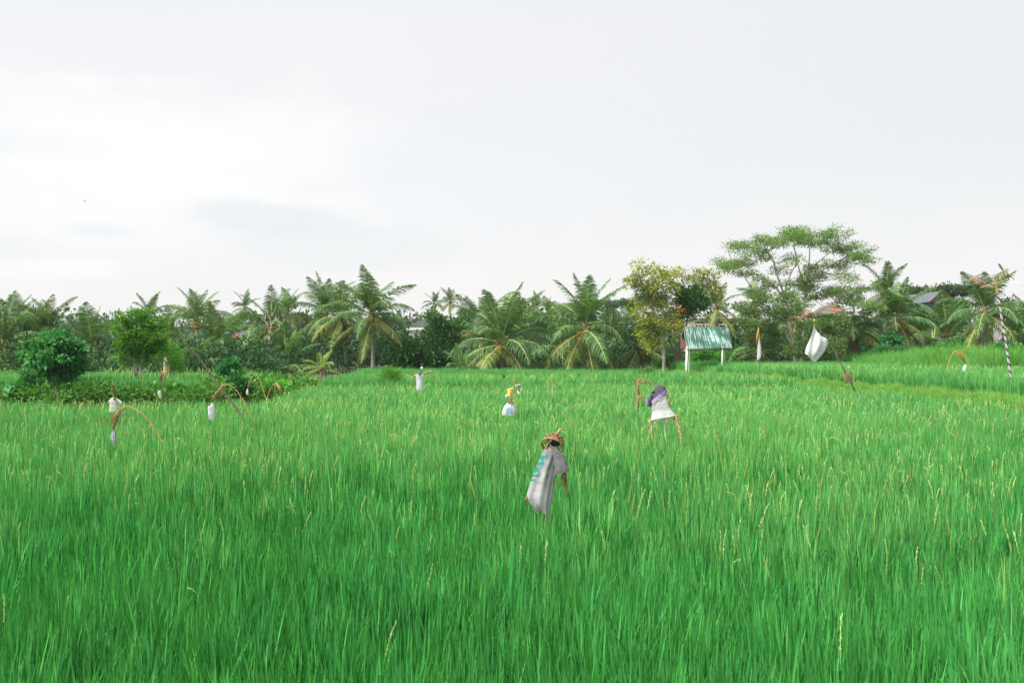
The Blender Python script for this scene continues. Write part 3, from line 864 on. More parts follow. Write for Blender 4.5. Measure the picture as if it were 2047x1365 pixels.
def tree(name, label, cat, Y, stems, blobs, ll, lw, nleaf, leaf, bark, clump=.35, per=26, up=.4, shell=2.4, twigs=6, br=.035, group=None, extra=None, hang=0.0, seed=1, baseY=None, flat=.7):
    """stems: list of (pixel polyline from the ground up, base radius m, tip radius m)"""
    rng = np.random.default_rng(seed*7+3); random.seed(seed)
    b0 = at(stems[0][0][0][0], 700, Y) if stems else at(blobs[0][0], 700, Y)
    g = gz(b0.x, Y)
    root = empty(name, (b0.x, Y, g), label, cat, group)
    mb = MB(); nodes = []
    for pl, r0, r1 in stems:
        P = [at(p[0], p[1], Y)+Vector((0, p[2] if len(p) > 2 else 0, 0)) for p in pl]
        if P[0].z < g+1.6: P[0].z = min(P[0].z, g-.1)
        S = catmull([tuple(p) for p in P], 5)
        n = len(S)
        rad = [r0+(r1-r0)*(i/(n-1)) for i in range(n)]
        mb.tube(S, rad, 7)
        nodes += [(np.array(p), rad[i]) for i, p in enumerate(S) if i > n*.3]
    V, F, var, anchors = crown_arrays(blobs, Y, ll, lw, rng, nleaf, clump, up, per, shell, hang, flat)
    if stems:
        for c, cc in anchors:
            # nearest lower stem node
            best = min(nodes, key=lambda q: np.linalg.norm(q[0]-c)+max(0, q[0][2]-c[2])*2)
            mid = (best[0]+c)/2+np.array([0, 0, -.08*np.linalg.norm(c-best[0])])
            S = catmull([best[0], mid, c], 4)
            r0 = min(best[1]*.8, br*1.6)
            mb.tube(S, [r0*(1-.6*i/(len(S)-1)) for i in range(len(S))], 5)
            for k in range(min(twigs, len(cc))):
                t = cc[k]; s = np.array(S[random.randint(2, len(S)-1)])
                mb.tube([s, (s+t)/2+rng.normal(size=3)*.06, t], [r0*.42, r0*.3, r0*.12], 4)
        mb.build('trunk', [bark], root)
    me = tri_mesh('crown', V, F, var, [leaf]); link('crown', me, root)
    if extra:
        for (lname, lm, lb, n, l2, w2) in extra:
            V, F, var, _ = crown_arrays(lb, Y, l2, w2, rng, n, clump, up, per, shell)
            link(lname, tri_mesh(lname, V, F, var, [lm]), root)
    return root

# round bushy tree on the bank, left
bl = [(110, 700, 40, 36, 0), (80, 712, 24, 24, -.2), (138, 700, 26, 34, 0), (92, 684, 20, 20, -.4), (113, 676, 18, 16, -.2), (134, 678, 16, 16, -.4),
      (105, 738, 34, 18, -.2), (140, 735, 20, 22, .1), (68, 705, 16, 12, 0), (128, 760, 20, 14, 0), (150, 705, 14, 20, -.2), (100, 705, 26, 14, -.8, .5), (125, 720, 22, 16, -.9, .4)]
tree('bushy_tree', 'rounded dense blue green tree standing on the bank at the left', 'tree', 38, [([(121, 800), (120, 775), (114, 745), (108, 715)], .11, .05), ([(121, 790), (132, 755), (138, 715)], .07, .03)],
     bl, .19, .125, 6500, M['L_blue'], M['bark_d'], clump=.20, per=46, up=-.1, seed=2, shell=2.2)
bl = [(278, 640, 28, 16, 0), (250, 650, 18, 14, -.2), (305, 652, 20, 18, -.1), (288, 665, 34, 20, 0), (316, 672, 15, 24, -.2), (262, 680, 24, 16, -.3),
      (245, 690, 16, 16, 0), (298, 695, 26, 18, 0), (265, 705, 26, 16, .1), (285, 717, 18, 8, 0), (240, 668, 10, 8, -.2), (272, 626, 16, 7, 0), (318, 695, 10, 18, 0), (236, 634, 9, 7, 0), (300, 624, 8, 6, 0), (331, 655, 7, 8, 0), (234, 712, 8, 6, 0), (322, 722, 8, 7, 0), (250, 728, 9, 5, 0)]
tree('slim_tree', 'bright green leafy tree with three slim pale trunks on the left bank', 'tree', 40, [([(269, 765), (268, 735), (266, 700)], .045, .02), ([(276, 763), (272, 735), (262, 722), (255, 690)], .05, .02), ([(281, 763), (281, 735), (288, 710), (295, 670)], .055, .02), ([(274, 745), (284, 725), (292, 700)], .03, .015)],
     bl, .17, .07, 5600, M['L_bright'], M['bark'], clump=.17, per=30, up=.7, seed=3, shell=2.0)
bl = [(332, 700, 16, 10, 0), (350, 712, 15, 22, 0), (318, 708, 10, 12, 0), (342, 726, 18, 16, .2), (355, 735, 10, 12, 0)]
tree('feathery_shrub', 'light green feathery shrub around the stump wrapped in yellow and white cloth', 'shrub', 42, [([(345, 760), (346, 740), (348, 715)], .03, .012), ([(338, 760), (340, 735), (333, 708)], .03, .012)],
     bl, .09, .03, 3600, M['L_bright'], M['bark_d'], clump=.2, seed=4)
# dark tree behind at the far left
tree('dark_tree', 'dark leafed tree standing behind the palms at the far left', 'tree', 88, [([(66, 745), (64, 700), (64, 660)], .2, .1)],
     [(58, 636, 24, 14, 0), (80, 640, 18, 12, 0), (50, 655, 20, 16, 0), (75, 662, 28, 16, 0), (98, 652, 14, 12, 0), (60, 680, 30, 18, 0), (105, 668, 12, 14, 0)], .38, .20, 3800, M['L_mid'], M['bark_d'], clump=.7, seed=5)
# bushes on the left bank
tree('bank_bush', 'glossy broad leaved bush standing on the bank behind the arched ribs', 'bush', 41, [([(458, 765), (457, 750), (455, 735)], .03, .012)],
     [(458, 735, 16, 12, 0), (452, 745, 16, 8, 0), (466, 728, 9, 9, 0), (468, 745, 10, 8, 0)], .17, .09, 1300, M['L_blue'], M['bark_d'], clump=.2, seed=6)
tree('bank_bush', 'leafy climber mound spilling down the bank right of the leaning pole', 'bush', 39, [([(472, 790), (471, 775), (470, 762)], .03, .012)],
     [(472, 762, 14, 12, 0), (482, 772, 18, 11, 0), (462, 775, 14, 10, 0)], .16, .10, 1300, M['L_blue'], M['bark_d'], clump=.2, seed=7)
tree('bank_bush', 'round dark green bush where the bank meets the middle paddy', 'bush', 42, [([(540, 785), (540, 772)], .03, .012)],
     [(540, 770, 14, 12, 0), (530, 778, 12, 10, 0), (552, 778, 10, 9, 0), (566, 768, 11, 7, 0)], .12, .06, 1300, M['L_bright'], M['bark_d'], clump=.18, seed=8)
tree('bank_shrub', 'dark column shaped shrub on the bank left of the round tree', 'shrub', 37, [([(56, 800), (56, 770), (56, 750)], .03, .012)],
     [(56, 752, 9, 10, 0), (52, 765, 9, 10, 0), (60, 772, 8, 10, 0), (45, 745, 6, 4, 0)], .12, .07, 900, M['L_blue'], M['bark_d'], clump=.15, seed=9)
tree('field_bush', 'small light green bush alone at the edge of the middle paddy', 'bush', 52, [([(783, 765), (783, 755)], .03, .012)],
     [(783, 748, 15, 11, 0), (775, 752, 12, 8, 0), (793, 753, 9, 8, 0), (770, 744, 7, 6, 0)], .17, .035, 1500, M['L_bright'], M['bark_d'], clump=.25, up=.7, seed=10)
# bare tree with kinked white trunk
def bare_tree():
    Y = 72; g = gz(at(540, 700, Y).x, Y)
    root = empty('bare_tree', (at(540, 700, Y).x, Y, g), 'leafless tree with a kinked white trunk and thin bare branches', 'tree')
    mb = MB()
    def st(pl, r0, r1):
        S = catmull([tuple(at(p[0], p[1], Y)) for p in pl], 5)
        mb.tube(S, [r0+(r1-r0)*i/(len(S)-1) for i in range(len(S))], 7)
    st([(538, 758), (537, 735), (538, 715), (536, 712), (541, 705), (540, 690), (539, 678), (540, 668)], .13, .09)
    mb.build('trunk', [M['bark']], root)
    mb = MB()
    for pl in ([(540, 672), (545, 668), (551, 663), (556, 660)], [(540, 670), (536, 655), (530, 640), (524, 626)], [(536, 655), (533, 645), (526, 640), (520, 632)],
               [(540, 668), (542, 655), (541, 640), (543, 628)], [(542, 650), (548, 643), (553, 632)], [(548, 664), (560, 655), (566, 645), (568, 634)], [(560, 655), (556, 643), (558, 630)],
               [(541, 640), (536, 630), (534, 615)], [(543, 632), (548, 622), (552, 610)], [(530, 640), (531, 628), (527, 618)], [(556, 643), (551, 636), (548, 640)]):
        st(pl, .05, .012)
    mb.build('branches', [M['bark']], root)
bare_tree()
# dark broad leaved trees right of the three palms
tree('dark_tree', 'dense dark green tree filling the gap right of the three tall palms', 'tree', 76, [([(815, 748), (816, 720), (820, 700)], .14, .06)],
     [(820, 700, 18, 16, -.5), (806, 720, 22, 18, 0), (838, 715, 24, 20, 0), (825, 735, 34, 12, 0), (812, 690, 12, 10, 0), (800, 700, 10, 16, 0)], .26, .15, 5200, M['L_mid'], M['bark_d'], clump=.5, seed=12, up=0)
tree('tall_leafy_tree', 'tall loose mid green tree in front of the house with the dark hipped roof', 'tree', 82, [([(885, 748), (884, 700), (880, 660)], .14, .05), ([(893, 748), (898, 700), (902, 660)], .1, .04)],
     [(868, 632, 11, 12, 0), (872, 655, 15, 14, 0), (892, 655, 14, 14, 0), (880, 680, 26, 16, 0), (905, 670, 14, 18, 0), (862, 700, 20, 14, 0), (898, 705, 26, 18, 0), (850, 672, 10, 10, 0), (905, 648, 9, 9, 0)], .30, .16, 4200, M['L_mid'], M['bark_d'], clump=.5, seed=13)
tree('tall_leafy_tree', 'dark shrubby tree below the pair of distant thin palms', 'tree', 78, [([(862, 748), (862, 725)], .1, .05)],
     [(862, 725, 24, 20, 0), (890, 735, 24, 12, 0), (840, 690, 12, 12, 0), (915, 720, 16, 20, 0)], .28, .16, 4200, M['L_dark'], M['bark_d'], clump=.5, seed=14)
tree('leafy_tree', 'light green leafy crown between the distant thin palms and the broad palm', 'tree', 100, [([(925, 748), (925, 690), (925, 660)], .18, .08)],
     [(922, 655, 16, 14, 0), (938, 665, 18, 14, 0), (915, 672, 14, 12, 0), (935, 640, 9, 8, 0)], .36, .2, 1800, M['L_mid'], M['bark_d'], clump=.6, seed=15)
tree('leafy_tree', 'dense mid green tree behind the gap between the two broad palms', 'tree', 112, [([(1075, 748), (1075, 700), (1075, 660)], .2, .1)],
     [(1075, 640, 16, 14, 0), (1062, 655, 18, 14, 0), (1088, 660, 16, 16, 0), (1120, 620, 14, 10, 0), (1045, 660, 14, 14, 0)], .42, .24, 2600, M['L_mid'], M['bark_d'], clump=.7, seed=16)
# far hazy trees
for (x, y, rx, ry, Y, lab, s) in (
    (440, 652, 40, 16, 190, 'pale hazy tree behind the grey roofed white house', 21),
    (1020, 628, 26, 12, 190, 'hazy rounded tree far behind the broad middle palm', 22),
    (1040, 618, 12, 16, 180, 'pointed hazy tree top above the broad middle palm', 23),
    (600, 648, 22, 16, 150, 'dim tree between the bare tree and the three tall palms', 24),
    (1145, 622, 20, 12, 160, 'hazy tree behind the left fronds of the palm right of the middle', 25),
    (1820, 600, 26, 20, 150, 'hazy tree left of the red edged roof', 26),
    (2010, 618, 34, 18, 170, 'hazy tree behind the striped pole', 27),
    (1440, 660, 30, 20, 130, 'green tree behind the green roofed shelter', 28),
    (1340, 640, 24, 18, 150, 'hazy tree behind the yellow leaved tree', 29),
    (150, 668, 30, 18, 140, 'low dim tree between the round tree and the slim trunked tree', 30),
    (700, 668, 30, 14, 130, 'dim tree between the middle and right palms of the three', 31),
    (790, 655, 26, 20, 140, 'dim tree left of the dark hipped roof', 32),
    (1225, 640, 24, 18, 160, 'dim tree behind the gap left of the yellow leaved tree', 33)):
    tree('distant_tree', lab, 'tree', Y, [([(x, 745), (x, y+8)], .25, .1)],
         [(x, y, rx*.7, ry, 0), (x-rx*.6, y+ry*.5, rx*.5, ry*.7, 0), (x+rx*.6, y+ry*.5, rx*.5, ry*.7, 0), (x+rx*.2, y-ry*.4, rx*.4, ry*.6, 0), (x, y+ry*1.4, rx*.9, ry*.8, 0)],
         .55, .34, 1500, M['L_far'], M['bark_d'], clump=1.0, group='hazy trees far behind the palms', seed=s)
def flat_tree(lab, Y, x, y, rx, base, s, n=2200):
    rr = random.Random(s)
    bl = [(x+rr.uniform(-1, 1)*rx, y+abs(rr.gauss(0, 1))*rx*.16, rx*rr.uniform(.22, .38), rx*.055, rr.uniform(-2, 2)) for _ in range(12)]
    bl = [(b[0], b[1]+abs(b[0]-x)/rx*rx*.18, b[2], b[3], b[4]) for b in bl]
    tree('flat_topped_tree', lab, 'tree', Y, [([(x, base), (x-2, base-30), (x-rx*.3, y+rx*.25)], .2, .07), ([(x-1, base-25), (x+rx*.3, y+rx*.25)], .14, .06), ([(x-1, base-25), (x, y+rx*.2)], .12, .05)],
         bl, .42, .20, n, M['L_far'], M['bark_d'], clump=.6, twigs=4, group='distant flat topped trees', seed=s)
flat_tree('hazy flat topped tree just right of the pair of distant thin palms', 170, 930, 622, 36, 740, 41)
flat_tree('hazy flat topped tree behind the left side of the yellow leaved tree', 150, 1242, 602, 44, 740, 42)
flat_tree('pale spreading tree top behind the red edged roof at the right', 130, 1884, 572, 50, 740, 43, 3800)

# yellow leaved tree
rr = random.Random(4)
bl = [(1275, 530, 10, 12, 0), (1270, 560, 16, 12, 0), (1292, 548, 16, 12, 0), (1312, 540, 14, 10, 0), (1325, 560, 20, 16, 0), (1300, 575, 22, 16, 0), (1340, 545, 14, 10, 0),
      (1290, 600, 20, 14, .5), (1315, 605, 20, 16, 0), (1280, 622, 16, 12, 0), (1300, 640, 22, 16, 0), (1320, 655, 16, 16, 0), (1290, 665, 14, 10, 0), (1310, 690, 20, 14, 0), (1345, 575, 14, 12, 0), (1258, 566, 8, 8, 0), (1345, 640, 12, 14, 0), (1360, 660, 12, 12, 0)]
tree('yellowing_tree', 'loose tree with yellow green leaves and a crooked pale trunk left of the shelter', 'tree', 70,
     [([(1326, 738), (1327, 715), (1325, 690), (1315, 645), (1305, 620), (1290, 595), (1283, 565), (1272, 545)], .13, .03),
      ([(1327, 715), (1318, 690), (1310, 665)], .05, .02), ([(1305, 622), (1310, 590), (1305, 560), (1300, 545)], .05, .02), ([(1320, 660), (1326, 620), (1325, 580), (1325, 540)], .05, .015)],
     bl, .21, .10, 5200, M['L_yel'], M['bark'], clump=.42, per=18, seed=44, shell=2.0, twigs=7,
     extra=[('green_leaves', M['L_rust'], [(1300, 590, 30, 20, 0), (1305, 655, 24, 22, 0), (1325, 600, 20, 20, 0), (1278, 560, 16, 14, 0)], 2200, .2, .1)])
bl = [(1420, 552, 12, 10, 0), (1400, 548, 14, 8, 0), (1378, 560, 14, 10, 0), (1425, 575, 12, 14, 0), (1435, 590, 8, 12, 0), (1358, 545, 10, 6, 0), (1405, 570, 14, 10, 0)]
tree('multi_stem_tree', 'dark green tree with several brown stems and yellow tips left of the shelter roof', 'tree', 71,
     [([(1353, 735), (1352, 718), (1345, 700), (1336, 670), (1335, 645)], .09, .03), ([(1354, 735), (1353, 715), (1350, 690), (1347, 655)], .09, .03), ([(1354, 735), (1357, 712), (1362, 690), (1372, 650), (1376, 625)], .1, .03), ([(1354, 730), (1360, 715), (1360, 680), (1358, 640)], .06, .02)],
     [(1370, 590, 16, 14, 0), (1390, 585, 16, 12, 0), (1362, 605, 14, 14, 0), (1380, 610, 22, 12, 0), (1402, 600, 14, 12, 0), (1355, 580, 9, 9, 0), (1370, 625, 18, 8, 0), (1410, 618, 10, 8, 0)], .2, .12, 4200, M['L_mid'], M['bark_d'], clump=.42, seed=45, twigs=5,
     extra=[('yellow_leaves', M['L_yel'], bl, 2000, .18, .09), ('bare_twigs', M['L_yel'], [(1400, 545, 20, 8, 0)], 60, .1, .03), ('red_leaves', M['L_red'], [(1347, 620, 5, 3, -1.2, .3)], 40, .16, .1)])

# the big flat topped tree
def big_tree():
    Y = 74; rr = random.Random(12)
    def limb(pl): return pl
    stems = [([(1592, 722), (1588, 700), (1584, 672), (1578, 650), (1575, 615), (1572, 600), (1566, 585), (1552, 545), (1545, 520), (1530, 500)], .17, .035),
             ([(1598, 722), (1604, 700), (1607, 680), (1606, 640), (1609, 600), (1614, 560), (1618, 520), (1619, 490)], .15, .03),
             ([(1575, 635), (1564, 610), (1555, 600)], .08, .04),
             ([(1572, 605), (1555, 580), (1535, 560), (1510, 548), (1490, 532), (1468, 530)], .08, .02),
             ([(1575, 612), (1570, 580), (1580, 550), (1592, 520), (1585, 480)], .07, .02),
             ([(1612, 580), (1598, 540), (1590, 505), (1584, 490)], .06, .02),
             ([(1612, 575), (1632, 550), (1660, 530), (1690, 515), (1715, 505)], .07, .02),
             ([(1614, 560), (1625, 535), (1650, 512), (1675, 495)], .05, .02),
             ([(1588, 700), (1570, 660), (1555, 620), (1545, 600), (1528, 590)], .08, .02),
             ([(1580, 660), (1560, 640), (1520, 640), (1500, 638)], .05, .02),
             ([(1606, 640), (1625, 632), (1650, 615), (1668, 605)], .05, .015)]
    bl = []
    # layered flat sprays along the upper arc
    for (x, y, rx, ry) in ((1445, 520, 16, 5), (1462, 532, 20, 6), (1480, 522, 20, 6), (1500, 524, 18, 5), (1470, 494, 18, 6), (1495, 486, 22, 6), (1520, 480, 22, 7), (1540, 490, 22, 7),
                           (1515, 500, 20, 5), (1548, 505, 18, 6), (1560, 480, 20, 7), (1580, 472, 18, 7), (1592, 488, 20, 8), (1570, 462, 14, 5), (1600, 462, 18, 5), (1625, 464, 20, 6), (1645, 470, 18, 6),
                           (1660, 462, 12, 5), (1668, 458, 6, 4), (1640, 480, 14, 6), (1665, 488, 16, 7), (1680, 500, 22, 7), (1700, 512, 20, 7), (1720, 510, 14, 6), (1712, 492, 14, 6), (1730, 520, 8, 6), (1695, 528, 14, 5), (1705, 540, 8, 4),
                           (1620, 534, 16, 5), (1650, 545, 18, 5), (1635, 540, 14, 5), (1660, 556, 12, 5), (1680, 520, 14, 5), (1555, 520, 14, 5), (1570, 528, 12, 5), (1490, 548, 12, 5), (1510, 556, 10, 5), (1445, 534, 9, 4),
                           (1600, 560, 16, 8), (1615, 570, 22, 10), (1570, 570, 14, 7), (1548, 568, 12, 7), (1660, 580, 22, 8), (1645, 590, 20, 7), (1690, 575, 20, 8), (1710, 580, 16, 8), (1725, 592, 12, 9), (1700, 605, 16, 9), (1720, 612, 14, 8)):
            bl.append((x+rr.uniform(-3, 3), y+rr.uniform(-2, 2), rx*1.12, ry*1.05, rr.uniform(-2.5, 2.5), rx*mpp(Y)*1.3))
    for b in list(bl):
        for q in range(2):
            bl.append((b[0]+rr.uniform(-26, 26), b[1]+rr.uniform(-3, 13), rr.uniform(5, 11), rr.uniform(2.5, 5), b[4]+rr.uniform(-1, 1), .35))
    low = []
    for (x, y, rx, ry) in ((1505, 600, 20, 9), (1530, 592, 22, 9), (1555, 598, 18, 10), (1500, 625, 22, 12), (1535, 625, 24, 12), (1560, 630, 18, 12), (1490, 650, 16, 12), (1525, 655, 24, 14), (1510, 680, 16, 12), (1555, 665, 16, 14),
                           (1545, 690, 22, 16), (1570, 700, 14, 12), (1605, 655, 20, 14), (1625, 680, 20, 14), (1640, 650, 22, 14), (1665, 660, 22, 16), (1650, 690, 22, 14), (1675, 640, 14, 10), (1680, 685, 12, 12), (1585, 680, 12, 14),
                           (1600, 705, 18, 10), (1640, 708, 14, 8), (1480, 610, 10, 8), (1470, 640, 8, 8)):
        low.append((x, y, rx, ry, rr.uniform(-1.8, .8)))
    root = tree('spreading_tree', 'largest tree, spreading and flat topped with a pale forked trunk, behind the big white flag', 'tree', Y, stems, bl, .15, .068, 30000, M['L_alb'], M['bark'], clump=.42, per=24, up=.1, seed=50, twigs=6, br=.028, shell=1.6, flat=.55, hang=.15)
    root2 = tree('leafy_tree', 'rust tipped leafy tree filling the space under the largest spreading tree', 'tree', 72, [([(1548, 722), (1545, 700), (1535, 660), (1525, 620)], .06, .02), ([(1640, 722), (1645, 700), (1655, 670)], .06, .02)],
         low, .17, .085, 15000, M['L_rust'], M['bark_d'], clump=.34, per=20, up=.1, seed=51, twigs=4, br=.02)
big_tree()
for (x, y, rx, ry, Y, lab, s, mt) in (
    (1880, 628, 26, 18, 104, 'leafy tree standing in front of the red edged roof', 91, 'L_mid'),
    (1915, 615, 16, 14, 108, 'leafy tree just right of the red edged roof', 92, 'L_mid'),
    (2040, 640, 20, 18, 88, 'leafy tree in front of the pale building at the right edge', 93, 'L_rust'),
    (1665, 648, 24, 14, 90, 'leafy tree below the thatched roof', 94, 'L_mid'),
    (1835, 640, 22, 18, 100, 'leafy tree between the right palms and the red edged roof', 95, 'L_mid'),
    (455, 692, 28, 10, 98, 'leafy tree below the grey roofed white house', 96, 'L_mid'),
    (1460, 668, 20, 14, 92, 'leafy tree in front of the grey multi storey building', 97, 'L_rust')):
    tree('leafy_tree', lab, 'tree', Y, [([(x, 745), (x, y+8)], .15, .06)],
         [(x, y, rx*.6, ry*.8, 0), (x-rx*.6, y+ry*.5, rx*.45, ry*.6, 0), (x+rx*.6, y+ry*.4, rx*.45, ry*.7, 0), (x+rx*.2, y-ry*.5, rx*.4, ry*.5, 0), (x, y+ry*1.3, rx*.9, ry*.7, 0)],
         .34, .20, 1900, M[mt], M['bark_d'], clump=.5, seed=s)
# shrubs on the right
def umbrella_shrub(lab, x, y, r, Y, base, mat, s):
    rr = random.Random(s)
    bl = [(x+rr.uniform(-r, r), y+rr.uniform(-r*.5, r*.9), r*.36, r*.13, rr.uniform(-.4, .4)) for _ in range(13)]
    tree('papaya_bush', lab, 'bush', Y, [([(x, base), (x, y+r*.3)], .05, .03)], bl, .26, .10, 1500, mat, M['bark'], clump=.25, up=-.2, seed=s, group='papaya like bushes behind the mound')
umbrella_shrub('papaya like bush at the left end of the tall grass mound', 1781, 678, 20, 72, 715, M['L_blue'], 61)
umbrella_shrub('papaya like bush directly behind the arched rib with the blue and white bag', 1905, 690, 22, 68, 718, M['L_blue'], 62)
tree('round_bush', 'blue green bush at the foot of the dark palm right of the big flag', 'bush', 70, [([(1760, 722), (1760, 712)], .04, .02)],
     [(1760, 706, 14, 12, 0), (1752, 714, 12, 8, 0), (1770, 700, 10, 9, 0), (1790, 700, 16, 10, 0)], .2, .1, 1700, M['L_blue'], M['bark_d'], clump=.3, seed=63)
tree('round_bush', 'bluish bush at the foot of the big right hand palm', 'bush', 64, [([(1996, 712), (1996, 700)], .04, .02)],
     [(1992, 698, 16, 10, 0), (2005, 703, 14, 8, 0), (1980, 704, 12, 8, 0), (2022, 705, 14, 9, 0)], .2, .07, 1900, M['L_blue'], M['bark_d'], clump=.3, seed=64)
tree('round_bush', 'bright green bush at the right edge behind the striped pole', 'bush', 60, [([(2036, 712), (2036, 704)], .04, .02)],
     [(2040, 705, 16, 12, 0), (2025, 718, 12, 8, 0), (2055, 715, 16, 16, 0)], .2, .08, 1500, M['L_bright'], M['bark_d'], clump=.3, seed=65)
tree('field_bush', 'scrubby bush where the paddies meet below the yellow leaved tree', 'bush', 62, [([(1290, 752), (1290, 745)], .03, .015)],
     [(1288, 747, 14, 6, 0), (1302, 742, 9, 8, 0), (1280, 750, 9, 4, 0)], .17, .05, 700, M['L_rust'], M['bark_d'], clump=.25, up=.5, seed=66)
tree('round_bush', 'green bush between the legs of the green roofed shelter', 'bush', 76, [([(1412, 735), (1412, 725)], .04, .02)],
     [(1400, 712, 14, 14, 0), (1425, 715, 16, 12, 0), (1390, 722, 10, 8, 0), (1455, 715, 12, 12, 0)], .24, .13, 1700, M['L_bright'], M['bark_d'], clump=.35, seed=67)
tree('round_bush', 'dark bush between the two stems of trees left of the shelter', 'bush', 73, [([(1338, 738), (1338, 728)], .04, .02)],
     [(1338, 720, 10, 13, 0), (1345, 732, 9, 8, 0), (1318, 730, 8, 9, 0)], .22, .12, 1000, M['L_mid'], M['bark_d'], clump=.3, seed=68)
tree('flowering_shrub', 'pink flowering shrub beside the wall of the grey roofed white house', 'shrub', 118, [([(466, 745), (466, 690)], .08, .04)],
     [(463, 677, 12, 6, 0), (474, 675, 9, 5, 0), (456, 680, 9, 5, 0)], .26, .16, 700, M['L_pink'], M['bark_d'], clump=.4, seed=69)
tree('flowering_shrub', 'orange flowering bush top left of the broad middle palm', 'shrub', 92, [([(938, 745), (938, 690)], .06, .03)],
     [(937, 667, 7, 4, 0), (930, 672, 5, 3, 0)], .2, .12, 160, M['L_red'], M['bark_d'], clump=.3, seed=70)

# dark undergrowth, far wood, bank cover: nobody could count these leaves
def mass(name, label, N, fn, ll, lw, mat, rng, up=.3):
    C, D = fn(N, rng)
    L = ll*rng.uniform(.6, 1.3, len(C))
    V, F, v = leaf_tris(C, D, L, lw*L/ll, rng)
    o = link(name, tri_mesh(name, V, F, v, [mat])); tag(o, label, None, None, 'stuff')
    return o
def under(N, rng):
    # clumps behind the fields
    nc = 900
    px = rng.uniform(-90, 2140, nc); Y = np.where(px < 560, rng.uniform(57, 84, nc), rng.uniform(77, 96, nc))
    x = (px-1023.5)/FPX*Y
    top = 690+ (vnoise(px, Y*0, .012, 31)*44-16)+(vnoise(px, Y, .05, 32)-.5)*18
    top = np.where(px < 560, top+10, top)
    zt = CAM_Z-(top-HY)/FPX*Y
    g = ground(x, Y)
    z = g+(np.maximum(zt-g, .6))*rng.random(nc)**.8
    cc = np.stack([x, Y, z], 1)
    k = rng.integers(0, nc, N); o = rng.normal(size=(N, 3))
    C = cc[k]+o*np.array([.75, .6, .5]); C[:, 2] = np.maximum(C[:, 2], ground(C[:, 0], C[:, 1])+.05)
    return C, o+np.array([0, 0, .3])
mass('undergrowth', 'dark tangled undergrowth between and behind the palm trunks', 80000, under, .30, .14, M['L_dark'], np.random.default_rng(71))
def farwood(N, rng):
    nc = 700
    px = rng.uniform(-140, 2190, nc); Y = rng.uniform(125, 200, nc)
    x = (px-1023.5)/FPX*Y
    top = 655+(vnoise(px, Y*0, .018, 33)-.5)*34+(vnoise(px, Y, .06, 34)-.5)*16
    zt = CAM_Z-(top-HY)/FPX*Y
    z = .4+(zt-.4)*rng.random(nc)**.55
    cc = np.stack([x, Y, z], 1)
    k = rng.integers(0, nc, N); o = rng.normal(size=(N, 3))
    return cc[k]+o*np.array([1.6, 1.2, .9]), o+np.array([0, 0, .4])
mass('far_woodland', 'hazy far woodland closing the view behind the palms', 60000, farwood, .75, .45, M['L_far'], np.random.default_rng(72))
def bankcover(N, rng):
    nc = 700
    xa = rng.uniform(-40, -8.6, nc*14); ya = rng.uniform(34.6, 58, nc*14)
    d = dist_L(xa, ya); k = (d > -.45) & (d < 2.3) & (rng.random(len(d)) < np.interp(d, [-.45, .1, .9, 1.4, 2.3], [.8, .12, .30, 1.0, .9]))
    xa, ya = xa[k][:nc*3], ya[k][:nc*3]; nc2 = len(xa)
    z = ground(xa, ya)+rng.uniform(.0, .42, nc2)*(0.4+vnoise(xa, ya, .6, 41))
    cc = np.stack([xa, ya, z], 1)
    k = rng.integers(0, nc2, N); o = rng.normal(size=(N, 3))
    C = cc[k]+o*np.array([.22, .16, .13]); C[:, 2] = np.maximum(C[:, 2], ground(C[:, 0], C[:, 1])+.02)
    return C, o+np.array([0, -.3, .4])
mass('bank_cover', 'creepers and weeds covering the earth bank at the left', 46000, bankcover, .17, .11, M['L_bank'], np.random.default_rng(73))

# big taro leaves at the foot of the bank
def taro(x, y, Y, s, lab, seed):
    random.seed(seed)
    p = at(x, y, Y); g = gz(p.x, Y)
    root = empty('taro_plant', (p.x, Y, g), lab, 'plant', 'broad leaved taro plants along the bank')
    for k in range(random.randint(5, 7)):
        mb = MB(); a = random.uniform(-3.0, 3.0); h = s*random.uniform(.6, 1.0); o = s*random.uniform(.15, .45)
        tip = Vector((math.cos(a)*o, math.sin(a)*o*.7, h))
        mb.tube([(0, 0, 0), tuple(tip*.6), tuple(tip)], [.012, .009, .006], 4, 1)
        d = Vector((math.cos(a)*.6, math.sin(a)*.4-.25, -.75)).normalized(); sd = d.cross(Vector((0, -1, .3))).normalized()
        W = s*.30; Ls = s*.55
        prof = [(-.25, .22), (-.1, .42), (.15, .5), (.4, .42), (.7, .22), (1.0, .0)]
        n_ = sd.cross(d).normalized(); vs = []; fs = []
        for (t, w) in prof:
            c = tip+d*(t*Ls)
            vs += [c-sd*w*W*2+n_*W*.12, c, c+sd*w*W*2+n_*W*.12]
        for i in range(len(prof)-1):
            a0 = i*3
            fs += [(a0, a0+1, a0+4, a0+3), (a0+1, a0+2, a0+5, a0+4)]
        mb.add(vs, fs, 0)
        o2 = bpy.data.objects.new('leaf', mb.mesh('leaf', [M['L_bright'], M['L_blue']])); COL.objects.link(o2); o2.parent = root
for i, a in enumerate(((8, 790, 36.6, .5, 'taro with big drooping leaves at the left edge of the bank'),
                       (24, 785, 37.0, .5, 'taro with upright leaves beside the dark column shrub'),
                       (238, 778, 37.2, .42, 'taro on the bank just above the hanging cream shirt'),
                       (405, 805, 35.2, .35, 'taro at the foot of the bank left of the white bag arch'),
                       (520, 778, 37, .45, 'taro with two long pale leaves between the arched rib and the corner bush'),
                       (128, 806, 35.0, .28, 'small taro below the round blue green tree'))):
    taro(*a, seed=80+i)

